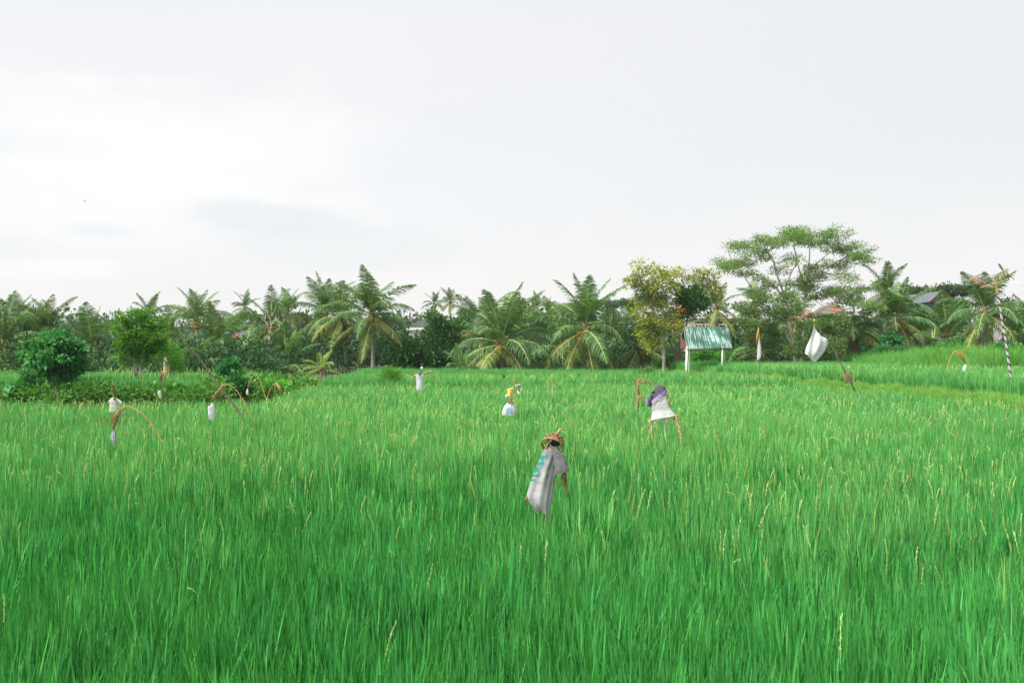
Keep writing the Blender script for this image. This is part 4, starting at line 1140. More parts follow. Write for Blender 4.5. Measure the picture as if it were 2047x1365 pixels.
# ------------------------------------------------------------------ shelter with the corrugated roof
def roofmat():
    m, g = newmat('worn_green_sheet')
    tc = g.n('ShaderNodeTexCoord'); mp = g.n('ShaderNodeMapping'); mp.inputs['Scale'].default_value = (6, .3, .3)
    g.l(tc.outputs['Object'], mp.inputs[0])
    oi = g.n('ShaderNodeObjectInfo')
    nz = g.noise(mp.outputs[0], 2.2, 6, .7)
    n2 = g.noise(tc.outputs['Object'], 1.1, 3, .5)
    f = g.sm(g.m('ADD', nz, g.m('MULTIPLY', g.m('SUBTRACT', n2, .5), .5)), .46, .60)
    col = g.mixc(g.m('MULTIPLY', f, .85), (.016, .090, .062), (.30, .42, .38))
    hv = g.n('ShaderNodeHueSaturation'); g.l(col, hv.inputs['Color']); g.l(g.m('ADD', g.m('MULTIPLY', oi.outputs['Random'], .5), .8), hv.inputs['Value'])
    p = g.n('ShaderNodeBsdfPrincipled'); g.l(hv.outputs[0], p.inputs['Base Color']); p.inputs['Roughness'].default_value = .6
    o = g.n('ShaderNodeOutputMaterial'); g.l(p.outputs[0], o.inputs[0])
    return m
def shelter():
    Y = 66
    rm = roofmat()
    tl, tr_ = at(1367, 653.5, Y+.9), at(1456, 654, Y+.9)
    blf, brf = at(1373, 697, Y-.9), at(1463.5, 695.5, Y-.9)
    c = (blf+brf)/2; g = gz(c.x, Y)
    root = empty('field_shelter', (c.x, Y, g), 'open field shelter with white posts and a worn green corrugated roof', 'shelter')
    ns = 4
    for side in (0, 1):
        for k in range(ns):
            u0, u1 = k/ns-(.012 if k else 0), (k+1)/ns
            mb = MB(); cols = 44; vs = []
            A, B = (tl, tr_); Cc, D = (blf, brf)
            if side: Cc, D = Vector((blf.x, 2*tl.y-blf.y, blf.z)), Vector((brf.x, 2*tl.y-brf.y, brf.z))
            lift = .006*(k % 2)+random.uniform(0, .006)
            for j in range(5):
                v = j/4
                for i in range(cols+1):
                    u = u0+(u1-u0)*i/cols
                    top = A.lerp(B, u); bot = Cc.lerp(D, u)
                    p = top.lerp(bot, v)
                    w = .032*math.sin(2*math.pi*u*27)
                    dist = .012*math.sin(u*9+v*3)+(random.uniform(-.02, .01) if j == 4 and i == 0 else 0)
                    vs.append(p+Vector((0, 0, w+lift+dist)))
            vs2 = [v+Vector((0, 0, -.004)) for v in vs]
            nn = len(vs); fs = []
            for j in range(4):
                for i in range(cols):
                    a = j*(cols+1)+i
                    fs.append((a, a+cols+1, a+cols+2, a+1)); fs.append((nn+a, nn+a+1, nn+a+cols+2, nn+a+cols+1))
            mb.add(vs+vs2, fs)
            mb.build('roof_sheet', [rm], root)
    mb = MB()
    mb.tube([tl+Vector((.02, 0, -.02)), tr_+Vector((-.02, 0, -.02))], .05, 6)
    for a, b in ((blf, tl), (brf, tr_), (blf.lerp(brf, .5), tl.lerp(tr_, .5))):
        for m_ in (1, -1):
            q = Vector((a.x, b.y+(a.y-b.y)*m_, a.z))
            mb.tube([q+Vector((0, 0, -.08)), b+Vector((0, 0, -.08))], .035, 5)
    mb.tube([blf+Vector((.05, .1, -.10)), brf+Vector((-.05, .1, -.10))], .04, 5)
    mb.build('roof_frame', [M['bark_d']], root)
    for (x0, x1, yy, w) in ((1369.5, 1367.5, Y-.8, .10), (1381.5, 1378.5, Y+.5, .055), (1439, 1438.5, Y-.8, .07), (1450, 1447, Y+.3, .06)):
        mb = MB(); t = at(x0, 696, Y); t.y = yy; b = at(x1, 735, Y); b.y = yy; b.z = gz(b.x, yy)-.1
        t.z += .1
        mb.tube([b, b.lerp(t, .5), t], [w, w*.95, w*.85], 6 if w < .1 else 4)
        mb.build('post', [M['white_wood']], root)
    mb = MB(); a = at(1366, 688, Y-.3)
    mb.add([a+Vector((-.05, 0, .35)), a+Vector((.25, 0, .1)), a+Vector((.30, .1, -.35)), a+Vector((-.08, .1, -.3)), a+Vector((-.05, .7, .6)), a+Vector((-.08, .7, -.3))], [(0, 1, 2, 3), (0, 3, 5, 4)])
    mb.build('side_board', [solid('maroon_board', (.20, .07, .07), (.13, .06, .06), 5, .8, .2)], root)
shelter()

# ------------------------------------------------------------------ houses
def win(parent, c, w, h, rz=0):
    """window in a wall facing -Y: frame with pane set back"""
    mb = MB(); t = .06
    for dx, dz, hw, hh in ((0, h/2, w/2+t/2, t/2), (0, -h/2, w/2+t/2, t/2), (-w/2, 0, t/2, h/2-t/2), (w/2, 0, t/2, h/2-t/2), (0, 0, t/3, h/2-t/2)):
        mb.box((c[0]+dx, c[1]-.035, c[2]+dz), (hw, .03, hh))
    f = mb.build('window', [M['white']], parent, False)
    mb = MB(); mb.box((c[0], c[1]-.008, c[2]), (w/2-.02, .006, h/2-.02)); p = mb.build('pane', [M['glass']], parent, False)
    p.parent = f; p.location = -(Vector(parent.location)+Vector(f.location)) if False else Vector((0, 0, 0))
def house(name, label, cat, x0, x1, yw, ytop, Y, wall, roof, kind='hip', depth=6.0, over=.5, trim=None, wins=3, ridge=.25, storeys=1):
    """x0..x1 wall edges, yw eave row, ytop ridge row (photo pixels)"""
    a, b = at(x0, yw, Y), at(x1, yw, Y); g = gz((a.x+b.x)/2, Y+depth/2)
    root = empty(name, ((a.x+b.x)/2, Y, g), label, cat)
    mb = MB(); ze = a.z
    mb.box(((a.x+b.x)/2, Y+depth/2, (g-.3+ze)/2), ((b.x-a.x)/2, depth/2, (ze-g+.3)/2))
    mb.build('wall', [wall], root, False)
    zr = at(0, ytop, Y+(depth/2 if kind != 'shed' else 0)).z
    X0, X1, Y0, Y1 = a.x-over, b.x+over, Y-over, Y+depth+over
    ym = (Y0+Y1)/2; mb = MB(); e = ze+.01
    if kind == 'hip':
        r = (X1-X0)*ridge
        vs = [(X0, Y0, e), (X1, Y0, e), (X1, Y1, e), (X0, Y1, e), (X0+r, ym, zr), (X1-r, ym, zr)]
        fs = [(0, 1, 5, 4), (1, 2, 5), (2, 3, 4, 5), (3, 0, 4), (0, 3, 2, 1)]
    elif kind == 'gable_side':   # ridge along x
        vs = [(X0, Y0, e), (X1, Y0, e), (X1, Y1, e), (X0, Y1, e), (X0, ym, zr), (X1, ym, zr)]
        fs = [(0, 1, 5, 4), (2, 3, 4, 5), (1, 2, 5), (3, 0, 4), (0, 3, 2, 1)]
    else:                        # gable end faces the camera
        xm = (X0+X1)/2
        vs = [(X0, Y0, e), (X1, Y0, e), (X1, Y1, e), (X0, Y1, e), (xm, Y0, zr), (xm, Y1, zr)]
        fs = [(0, 4, 5, 3), (1, 2, 5, 4), (0, 1, 4), (2, 3, 5), (0, 3, 2, 1)]
    mb.add(vs, fs); mb.build('roof', [roof], root, False)
    if trim is not None:
        mb = MB()
        if kind == 'gable_end':
            xm = (X0+X1)/2
            for s_ in (X0, X1): mb.tube([(s_, Y0-.06, e), (xm, Y0-.06, zr+.05)], .07, 4)
        else:
            mb.box(((X0+X1)/2, Y0-.04, e-.10), ((X1-X0)/2, .03, .14))
        mb.build('eave_trim', [trim], root, False)
    W = b.x-a.x
    for s_ in range(storeys):
        zc = ze-(ze-g)*(s_+.5)/storeys
        for i in range(wins):
            win(root, (a.x+W*(i+.5)/wins, Y, zc+.1), min(1.3, W/wins*.5), min(1.3, (ze-g)/storeys*.5))
    return root
house('white_house', 'white walled house with a pale blue grey roof behind the left palms', 'house', 436, 476, 672, 662, 125, M['white'], M['slate'], 'gable_side', 6, .4, M['white'], 3)
house('villa', 'pale villa with a dark hipped roof behind the tall loose tree', 'house', 818, 872, 656, 642, 125, M['white'], M['darkroof'], 'hip', 6, .3, M['white'], 4, .30)
house('garden_shed', 'grey shed low behind the trunks of the middle and right tall palms', 'shed', 704, 722, 686, 679, 105, M['concrete'], M['slate'], 'gable_side', 3, .2, None, 1)
house('low_hut', 'low hut with a dark flat roof behind the two bright green trees at the left', 'hut', 178, 226, 741, 736, 88, M['concrete'], M['darkroof'], 'gable_side', 3, .3, None, 3)
house('thatched_house', 'house with a grey thatched roof right of the largest tree', 'house', 1650, 1676, 632, 613, 110, M['white'], M['thatch'], 'hip', 5, .5, None, 2, .3)
house('tiled_house', 'house with a bright orange tiled roof showing behind the thatched roof', 'house', 1664, 1684, 622, 611, 124, M['white'], M['orangeroof'], 'gable_side', 5, .3, None, 1)
house('gabled_house', 'house with a blue grey gable roof edged in dark red at the right', 'house', 1862, 1898, 604, 586, 118, M['slate'], M['slate'], 'gable_end', 9, .5, M['redtrim'], 1)
house('edge_house', 'pale building cut by the right edge of the photo', 'house', 2036, 2075, 640, 630, 96, M['concrete'], M['concrete'], 'hip', 5, .3, M['white'], 2)
def resort():
    Y = 104
    a, b = at(1385, 640, Y), at(1492, 640, Y); g = gz((a.x+b.x)/2, Y)
    root = empty('apartment_block', ((a.x+b.x)/2, Y, g), 'grey multi storey building with white floor slabs behind the shelter', 'building')
    W = (b.x-a.x)/2; cx = (a.x+b.x)/2
    top = at(0, 634, Y).z; n = 3; h = (top-g)/n
    mb = MB(); mb.box((cx, Y+4, (g-.3+top)/2), (W-.3, 3, (top-g+.3)/2)); mb.build('wall', [M['concrete']], root, False)
    for i in range(n+1):
        mb = MB(); mb.box((cx, Y+3.2, g+h*i), (W, 4.0, .13)); mb.build('floor_slab', [M['white']], root, False)
        if i < n:
            mb = MB()
            for k in range(16): mb.tube([(cx-W+.1+2*(W-.1)*k/15, Y-.65, g+h*i+.13), (cx-W+.1+2*(W-.1)*k/15, Y-.65, g+h*i+.95)], .03, 4)
            mb.tube([(cx-W+.1, Y-.65, g+h*i+.95), (cx+W-.1, Y-.65, g+h*i+.95)], .04, 4)
            mb.build('railing', [M['white']], root, False)
            for k in range(3): win(root, (cx-W+2*W*(k+.5)/3, Y+1.0, g+h*i+h*.5), 1.2, h*.55)
    mb = MB(); mb.box((cx+.6, Y+3, top+.55), (W*.55, 2.6, .35)); mb.build('roof', [M['white']], root, False)
resort()

# ------------------------------------------------------------------ cloth and scarecrow tools
def ring_at(levels, nsub=6):
    return catmull([tuple(l) for l in levels], nsub)
def loft(mb, levels, Y, dr=.45, nseg=36, nsub=6, fold=.08, k=5, ph=0.0, hem=0.0, col=None, mi=0, closetop=False, yo=0.0, sag=0.0):
    Ls = ring_at(levels, nsub); n = len(Ls); vs = []; cs = []; fs = []
    for i, (xl, yl, xr, yr) in enumerate(Ls):
        t = i/(n-1)
        A = at(xl, yl, Y); B = at(xr, yr, Y); c = (A+B)/2; a = (B-A)/2
        for j in range(nseg):
            th = 2*math.pi*j/nseg
            amp = fold*(.25+.75*t)
            f = 1+amp*(math.sin(k*th+ph+1.8*t)+.5*math.sin((k*2+1)*th+ph*2-2.6*t))
            e = c+a*math.cos(th)+Vector((0, -a.length*dr*math.sin(th)*f+yo, 0))
            if abs(math.cos(th)) < .985: e = e+a*(.05*fold/.08)*t*math.sin(3*th+ph+4*t)*.5
            if hem and t > .6:
                hh = (t-.6)/.4
                e.z -= hem*hh*(.5+.5*math.sin(2*th+ph))*(.6+.4*math.sin(5*th+ph*3))
            vs.append(e)
            q = (FPX*(c.x+a.x*math.cos(th))/Y+1023.5, HY-(c.z+a.z*math.cos(th)-CAM_Z)*FPX/Y)
            cs.append(col(q[0], q[1], th, t) if col else (1, 1, 1, 1))
    for i in range(n-1):
        for j in range(nseg):
            j2 = (j+1) % nseg
            fs.append((i*nseg+j, (i+1)*nseg+j, (i+1)*nseg+j2, i*nseg+j2))
    if closetop: fs.append(tuple(range(nseg)))
    mb.add(vs, fs, mi, cs)
def const(c): return lambda x, y, th, t: (c[0], c[1], c[2], 1)
def pole(mb, pl, Y, r0, r1, mi=0, sub_=5, sides=7, toground=True, yo=0.0, dy=0.0):
    P = [at(p[0], p[1], Y)+Vector((0, yo+dy*i/(max(len(pl)-1, 1)), 0)) for i, p in enumerate(pl)]
    S = catmull([tuple(p) for p in P], sub_)
    if toground:
        d = S[0]-S[1]; g = gz(S[0][0], Y)
        if S[0][2] > g:
            kf = (S[0][2]-g+.1)/max(-d[2], 1e-3)
            S = [S[0]+d*kf if abs(d[0]*kf) < .9 and d[2] < 0 else np.array([S[0][0]+d[0]*2, S[0][1], g-.1])]+S
    n = len(S)
    mb.tube([tuple(s) for s in S], [r0+(r1-r0)*i/(n-1)*(1) for i in range(n)], sides, mi)
    return S
def strands(mb, src, dst, Y, n, spread, r=.003, mi=0, sag=.15, seed=0):
    """bundle of dry leaf strips from src px to dst px"""
    rr = random.Random(seed)
    for i in range(n):
        a = at(src[0]+rr.uniform(-1, 1)*spread*.25, src[1]+rr.uniform(-1, 1)*spread*.2, Y); b = at(dst[0]+rr.uniform(-1, 1)*spread, dst[1]+rr.uniform(-1.5, .6)*spread*1.2, Y)
        a.y += rr.uniform(-.03, .03); b.y += rr.uniform(-1, 1)*spread*mpp(Y)
        m_ = (a+b)/2+Vector((rr.uniform(-1, 1), rr.uniform(-1, 1), rr.uniform(-.3, 1)))*sag*(b-a).length*.3
        mb.tube([a, a.lerp(m_, .55).lerp(m_, .3), m_, b], [r, r*1.3, r, r*.4], 4, mi)

def vn(x, y, s, seed=0): return float(vnoise(x, y, s, seed))

# --- foreground scarecrow
def scarecrow_grey():
    Y = 11.7; b = at(1100, 1000, Y)
    root = empty('scarecrow', (b.x, Y, 0), 'nearest scarecrow, in a grey t-shirt with a woven basket for a head', 'scarecrow')
    def col(x, y, th, t):
        d = np.clip((y-905)/70+(vn(x, y, .12, 3)-.5)*1.1+(x-1100)/60*-.2, 0, 1)
        g_ = (.235+.22*d)*(.86 if t > .955 else 1); c = [g_*1.0, g_*1.0, g_*1.03]
        if y < 905: c = [.33, .33, .35] if vn(x, y, .3, 2) > .35 and y < 899 else c
        # teal print running down the chest (left side)
        edge = np.interp(y, [905, 933, 957, 990], [1084, 1071, 1062, 1052])
        dx = x-edge
        if math.sin(th) > -.2 and 908 < y < 960 and dx < 11-2.5*math.sin(y*.33):
            if .55*math.sin(y*.62+x*.25)+3.2*(vn(x, y, .40, 8)-.45) > -.2: c = [.035, .27, .25]
        return (c[0], c[1], c[2], 1)
    mb = MB()
    body = [(1096, 891.5, 1108, 891.5), (1088, 898, 1115, 897), (1083, 908, 1120, 907), (1078, 920, 1117, 922), (1071, 934, 1112, 938), (1066.5, 945, 1111.5, 949), (1062, 957, 1109, 960), (1057, 974, 1106, 980), (1053, 990, 1103, 998), (1061, 1005, 1099.5, 1014), (1076, 1018, 1097, 1027)]
    loft(mb, body, Y, .42, 72, 8, .30, 4, .6, .07, col)
    sl = [(1101, 894, 1113, 896), (1104, 903, 1125, 905.5), (1106, 915, 1131, 916), (1108, 929, 1134.5, 928), (1110.5, 947, 1138.2, 939.5)]
    loft(mb, sl, Y, .42, 40, 6, .10, 3, 1.5, 0, lambda x, y, th, t: tuple((.155+.09*vn(x, y, .25, 4)+e_)*(.72 if t > .9 else 1) for e_ in (0, 0, .012))+(1,), yo=-.05)
    mb.build('shirt', [M['cloth']], root)
    mb = MB()
    pole(mb, [(1093, 1010), (1095, 960), (1094, 920), (1094, 898), (1102, 881), (1112, 868), (1121.5, 857)], Y, .009, .014)
    pole(mb, [(1094, 900), (1092, 893), (1098, 884), (1106, 876)], Y, .013, .010, toground=False, yo=-.02)
    pole(mb, [(1090, 903), (1110, 900), (1126, 918), (1131, 938)], Y, .012, .010, toground=False)
    mb.build('stick', [M['bamboo']], root)
    mb = MB()
    strands(mb, (1129, 938), (1119, 978), Y, 8, 4, .0035, seed=1)
    strands(mb, (1130, 938), (1131, 976), Y, 10, 3.5, .0035, seed=2)
    strands(mb, (1131, 940), (1135, 996), Y, 5, 2, .0035, seed=3)
    strands(mb, (1127, 941), (1124, 958), Y, 6, 4, .005, seed=5)
    strands(mb, (1053, 990), (1050, 1010), Y, 9, 2, .0035, seed=4)
    mb.build('straw_hands', [M['straw']], root)
    # basket: open bowl, axis leaning back to the right, mouth towards the lower left
    ax = Vector((.30, .66, .68)).normalized()
    u = ax.cross(Vector((0, 1, 0))).normalized(); v = ax.cross(u).normalized()
    c0 = at(1105.2, 889, Y)
    Rb = .133; Hb = .155
    def bp(th, h):      # h 0 rim .. 1 crown
        rr = Rb*(math.cos(h*1.45)**.62 if h < .98 else .3) if h > 0 else Rb
        return c0+ax*(Hb*math.sin(h*1.5)-.02)+(u*math.cos(th)+v*math.sin(th))*max(rr, .02)
    mb = MB()
    def ribbon(pts, w, nrm_c, mi=0, off=0.0):
        vs = []; fs = []
        for i, p in enumerate(pts):
            t = (pts[min(i+1, len(pts)-1)]-pts[max(i-1, 0)]).normalized(); nn = (p-nrm_c).normalized(); s_ = t.cross(nn).normalized()
            o_ = nn*(off+.0015*math.sin(i*2.2))
            vs += [p-s_*w/2+o_, p+s_*w/2+o_, p-s_*w/2+o_-nn*.0018, p+s_*w/2+o_-nn*.0018]
        for i in range(len(pts)-1):
            a = i*4; fs += [(a, a+1, a+5, a+4), (a+2, a+6, a+7, a+3), (a, a+4, a+6, a+2), (a+1, a+3, a+7, a+5)]
        mb.add(vs, fs, mi)
    cc = c0+ax*.03
    for h in (.14, .30, .46, .62, .78):
        ribbon([bp(2*math.pi*i/40, h) for i in range(41)], .0085, cc, 0, .002)
    for s_ in (1, -1):
        for q in range(14):
            th0 = 2*math.pi*q/14
            ribbon([bp(th0+s_*h*1.15, h) for h in np.linspace(0, .97, 16)], .0085, cc, 0, -.001*s_)
    bk = mb.build('basket_head', [M['wicker']], root)
    mb = MB()
    for h, rr in ((0, .0055), (.035, .0045), (.07, .004)):
        mb.tube([bp(2*math.pi*i/40, h)+(bp(2*math.pi*i/40, h)-cc)*.02 for i in range(41)], rr, 5)
    mb.build('basket_rim', [M['wicker']], root)
    mb = MB(); mb.ball(c0+ax*.085, (.085, .08, .08), 0, 12, 8, .05)  # black ball stands in for the shaded hollow of the basket
    mb.build('basket_shade', [M['black']], root)
scarecrow_grey()

# --- scarecrow with the lettered shirt
def scarecrow_bali():
    Y = 21.2; b = at(1328, 870, Y)
    root = empty('scarecrow', (b.x, Y, 0), 'scarecrow in a white shirt with dark shoulders and a purple lettered band', 'scarecrow')
    # band runs from (1298,809)-(1302,800) up to (1328,783)-(1327,778)
    p0, p1 = np.array([1299.0, 806.5]), np.array([1329.0, 784.5]); dd = p1-p0; ln = np.linalg.norm(dd); dd /= ln; nn = np.array([-dd[1], dd[0]])   # nn points down-right
    def side(x, y): return float(np.dot(np.array([x, y])-p0, nn))
    def col(x, y, th, t):
        s = side(x, y)
        if s > 4.8: 
            gcol = .68-.10*max(0, (y-832)/10)*vn(x, y, .5, 3)
            return (gcol, gcol, gcol*.99, 1)
        if s > 4.0: return (.26, .14, .36, 1)
        if s > -4.2: return (.47, .30, .62, 1)
        g_ = .085+.07*vn(x, y, .4, 4); return (g_, g_, g_*1.25, 1)
    mb = MB()
    body = [(1310, 772, 1322, 768.5), (1304.5, 781, 1329, 773), (1299.5, 791, 1331.5, 783), (1298, 803, 1331.5, 794), (1300, 815, 1335.5, 806), (1303.5, 823, 1340.5, 817), (1302, 832, 1346, 824), (1300.5, 839, 1350.2, 829)]
    loft(mb, body, Y, .36, 96, 12, .07, 4, .9, .02, col, closetop=True)
    # skirt flare closing line: lowest row bulges downward
    hem = [(1300.5, 839, 1350.2, 829), (1304, 842, 1345, 835)]
    loft(mb, hem, Y, .36, 96, 4, .07, 4, 2.7, 0, col)
    def scol(x, y, th, t):
        if t > .82: return (.40, .25, .52, 1)
        g_ = .07+.07*vn(x, y, .5, 9); return (g_, g_, g_*1.25, 1)
    loft(mb, [(1303, 786, 1303, 798), (1298, 790, 1302, 806), (1293.5, 796, 1300, 812), (1290.5, 798, 1293, 811.5)], Y, .5, 28, 5, .08, 3, .3, 0, scol, yo=-.03)
    loft(mb, [(1323, 769.5, 1320, 786), (1329, 773, 1326, 790), (1335.6, 783, 1330.6, 793)], Y, .5, 28, 6, .08, 3, .3, 0, scol, yo=.02)
    mb.build('shirt', [M['cloth']], root)
    # dark ball standing in for the shade in the neck hole
    mb = MB(); mb.ball(at(1306, 783.5, Y-.19), (.05, .02, .035), 0, 10, 6); mb.build('neck_shade', [M['black']], root)
    # letters as thin print lying on the cloth, stroke by stroke
    strokes = {'B': [((0, 0), (0, 1)), ((0, 1), (.55, .95)), ((.55, .95), (.6, .6)), ((.6, .6), (0, .52)), ((.6, .48), (.7, .1)), ((.7, .1), (0, 0))],
               'A': [((0, 0), (.38, 1)), ((.38, 1), (.78, 0)), ((.15, .35), (.62, .35))],
               'L': [((0, 0), (0, 1)), ((0, 0), (.6, 0))], 'I': [((.2, 0), (.2, 1)), ((0, 0), (.4, 0)), ((0, 1), (.4, 1))]}
    Lv = ring_at(body, 12)
    def surf(x, y):
        best = None
        for (xl, yl, xr, yr) in Lv:
            u = (x-xl)/max(xr-xl, 1e-3); yy = yl+(yr-yl)*u
            if best is None or abs(yy-y) < best[0]: best = (abs(yy-y), xl, yl, xr, yr)
        _, xl, yl, xr, yr = best
        h = math.hypot(xr-xl, yr-yl)/2; cx = (xl+xr)/2
        s = np.clip((x-cx)/max((xr-xl)/2, 1e-3), -1, 1)
        return Y-h*mpp(Y)*.36*math.sqrt(1-s*s)*1.13-.008
    u = 4.6
    for ch in 'BALI':
        mb = MB(); hgt = 5.8; wd = 5.4
        for (a, b_) in strokes[ch]:
            A = p0+dd*(u+a[0]*wd)-nn*(a[1]-.5)*hgt; B = p0+dd*(u+b_[0]*wd)-nn*(b_[1]-.5)*hgt
            d = B-A; l = np.linalg.norm(d); d = d/l; s = np.array([-d[1], d[0]])*.74
            vs = []
            K = 4
            for i in range(K+1):
                q = A-d*.3+d*(l+.6)*i/K
                for sg in (-1, 1):
                    w_ = q+s*sg; z = at(w_[0], w_[1], Y); yy = surf(w_[0], w_[1]); z.y = yy
                    vs.append(z)
            mb.add(vs, [(2*i, 2*i+1, 2*i+3, 2*i+2) for i in range(K)], 0, [(.78, .77, .80, 1)]*len(vs))
        mb.build('letter', [M['plastic_w']], root)
        u += {'B': 6.6, 'A': 6.7, 'L': 6.0, 'I': 0}[ch]
    mb = MB()
    pole(mb, [(1331.5, 878), (1330, 866), (1327, 841), (1322, 800), (1318, 775)], Y, .017, .014)
    mb.build('stick', [M['white_wood']], root)
    for pl, r in (([(1304, 873), (1302.5, 864), (1301.5, 856), (1300, 846), (1299.5, 838)], .030), ([(1360, 872), (1358, 859), (1354, 845), (1350, 829)], .034)):
        mb = MB(); S = pole(mb, pl, Y, r*.5, r, toground=True)
        rr = random.Random(3)
        for k in range(16):
            p = Vector(S[rr.randint(1, len(S)-1)]); q = p+Vector((rr.uniform(-.05, .05), rr.uniform(-.04, .04), rr.uniform(-.16, -.04)))
            mb.tube([p+Vector((rr.uniform(-.03, .03), -.02, 0)), q], [.010, .004], 4)
        if pl[0][0] > 1330: 
            strands(mb, (1357, 860), (1366, 864.5), Y, 7, 1.2, .007, seed=7); strands(mb, (1343, 834), (1350, 840), Y, 6, 1.5, .006, seed=8)
        else:
            strands(mb, (1299, 842), (1297, 846), Y, 5, 1.0, .006, seed=9)
        mb.build('straw_leg', [M['straw_l']], root)
    mb = MB()
    pole(mb, [(1313, 775), (1306, 768), (1298, 763), (1290.5, 760.5)], Y, .010, .012, toground=False)
    for k, pl in enumerate(([(1291, 761), (1284, 758), (1276, 758.5), (1271, 761)], [(1291, 762), (1284, 765), (1277, 763), (1271, 760)], [(1290, 760), (1282, 762), (1276, 761)], [(1290, 763), (1289, 770), (1281, 775)], [(1276, 760), (1282, 769)], [(1274, 762), (1267, 770)], [(1276, 778), (1288, 777)], [(1277, 785), (1287, 782)])):
        pole(mb, pl, Y, .012 if k < 3 else .006, .010 if k < 3 else .003, toground=False)
    strands(mb, (1276, 762), (1276.5, 792), Y, 14, 1.6, .008, seed=11)
    strands(mb, (1277, 788), (1275.5, 822), Y, 10, 1.0, .007, seed=12)
    strands(mb, (1279, 790), (1285, 812), Y, 3, .8, .005, seed=13)
    strands(mb, (1290, 797), (1277, 786), Y, 6, 1.0, .007, seed=14)
    strands(mb, (1268, 770), (1268, 806), Y, 2, .5, .003, seed=15)
    strands(mb, (1313, 774), (1303, 787), Y, 9, 1.6, .007, seed=18)
    strands(mb, (1334, 786), (1337.5, 796), Y, 8, 1.2, .010, seed=16)
    strands(mb, (1337, 796), (1339, 817), Y, 8, 1.6, .007, seed=17)
    mb.build('straw_arms', [M['straw']], root)
scarecrow_bali()

# --- white shirt scarecrow, far
def scarecrow_white():
    Y = 45; b = at(838, 780, Y)
    root = empty('scarecrow', (b.x, Y, gz(b.x, Y)), 'farthest scarecrow, in a long white shirt with twisted straw arms', 'scarecrow')
    mb = MB(); c = const((.64, .65, .69))
    loft(mb, [(830, 748, 847.5, 748), (830.5, 751, 847.8, 751), (832.3, 758, 846.3, 758), (832.5, 770, 846, 770), (832, 782, 845.5, 782)], Y, .42, 40, 6, .12, 4, .5, .12, c)
    mb.build('shirt', [M['cloth']], root)
    mb = MB(); pole(mb, [(839, 790), (839, 765), (840, 748), (842, 738), (843, 728)], Y, .03, .02)
    loft(mb, [(837, 746, 843, 746), (837.5, 748.5, 842, 749), (838.5, 750.5, 840, 750.5)], Y, .5, 10, 3, 0, yo=-.18); mb.build('stick', [M['stick']], root)
    mb = MB(); mb.ball(at(843.2, 735.6, Y), (.058, .058, .06), 0, 10, 8); mb.build('head', [M['white']], root)
    mb = MB()
    pole(mb, [(830, 750), (826, 755), (822.5, 758), (823, 764), (825, 772)], Y, .04, .015, toground=False)
    pole(mb, [(847, 748), (852, 745), (858, 742), (864, 744), (867, 750)], Y, .045, .03, toground=False)
    strands(mb, (867, 750), (867, 758), Y, 7, 2.2, .012, seed=21)
    mb.build('straw_arms', [M['straw']], root)
scarecrow_white()

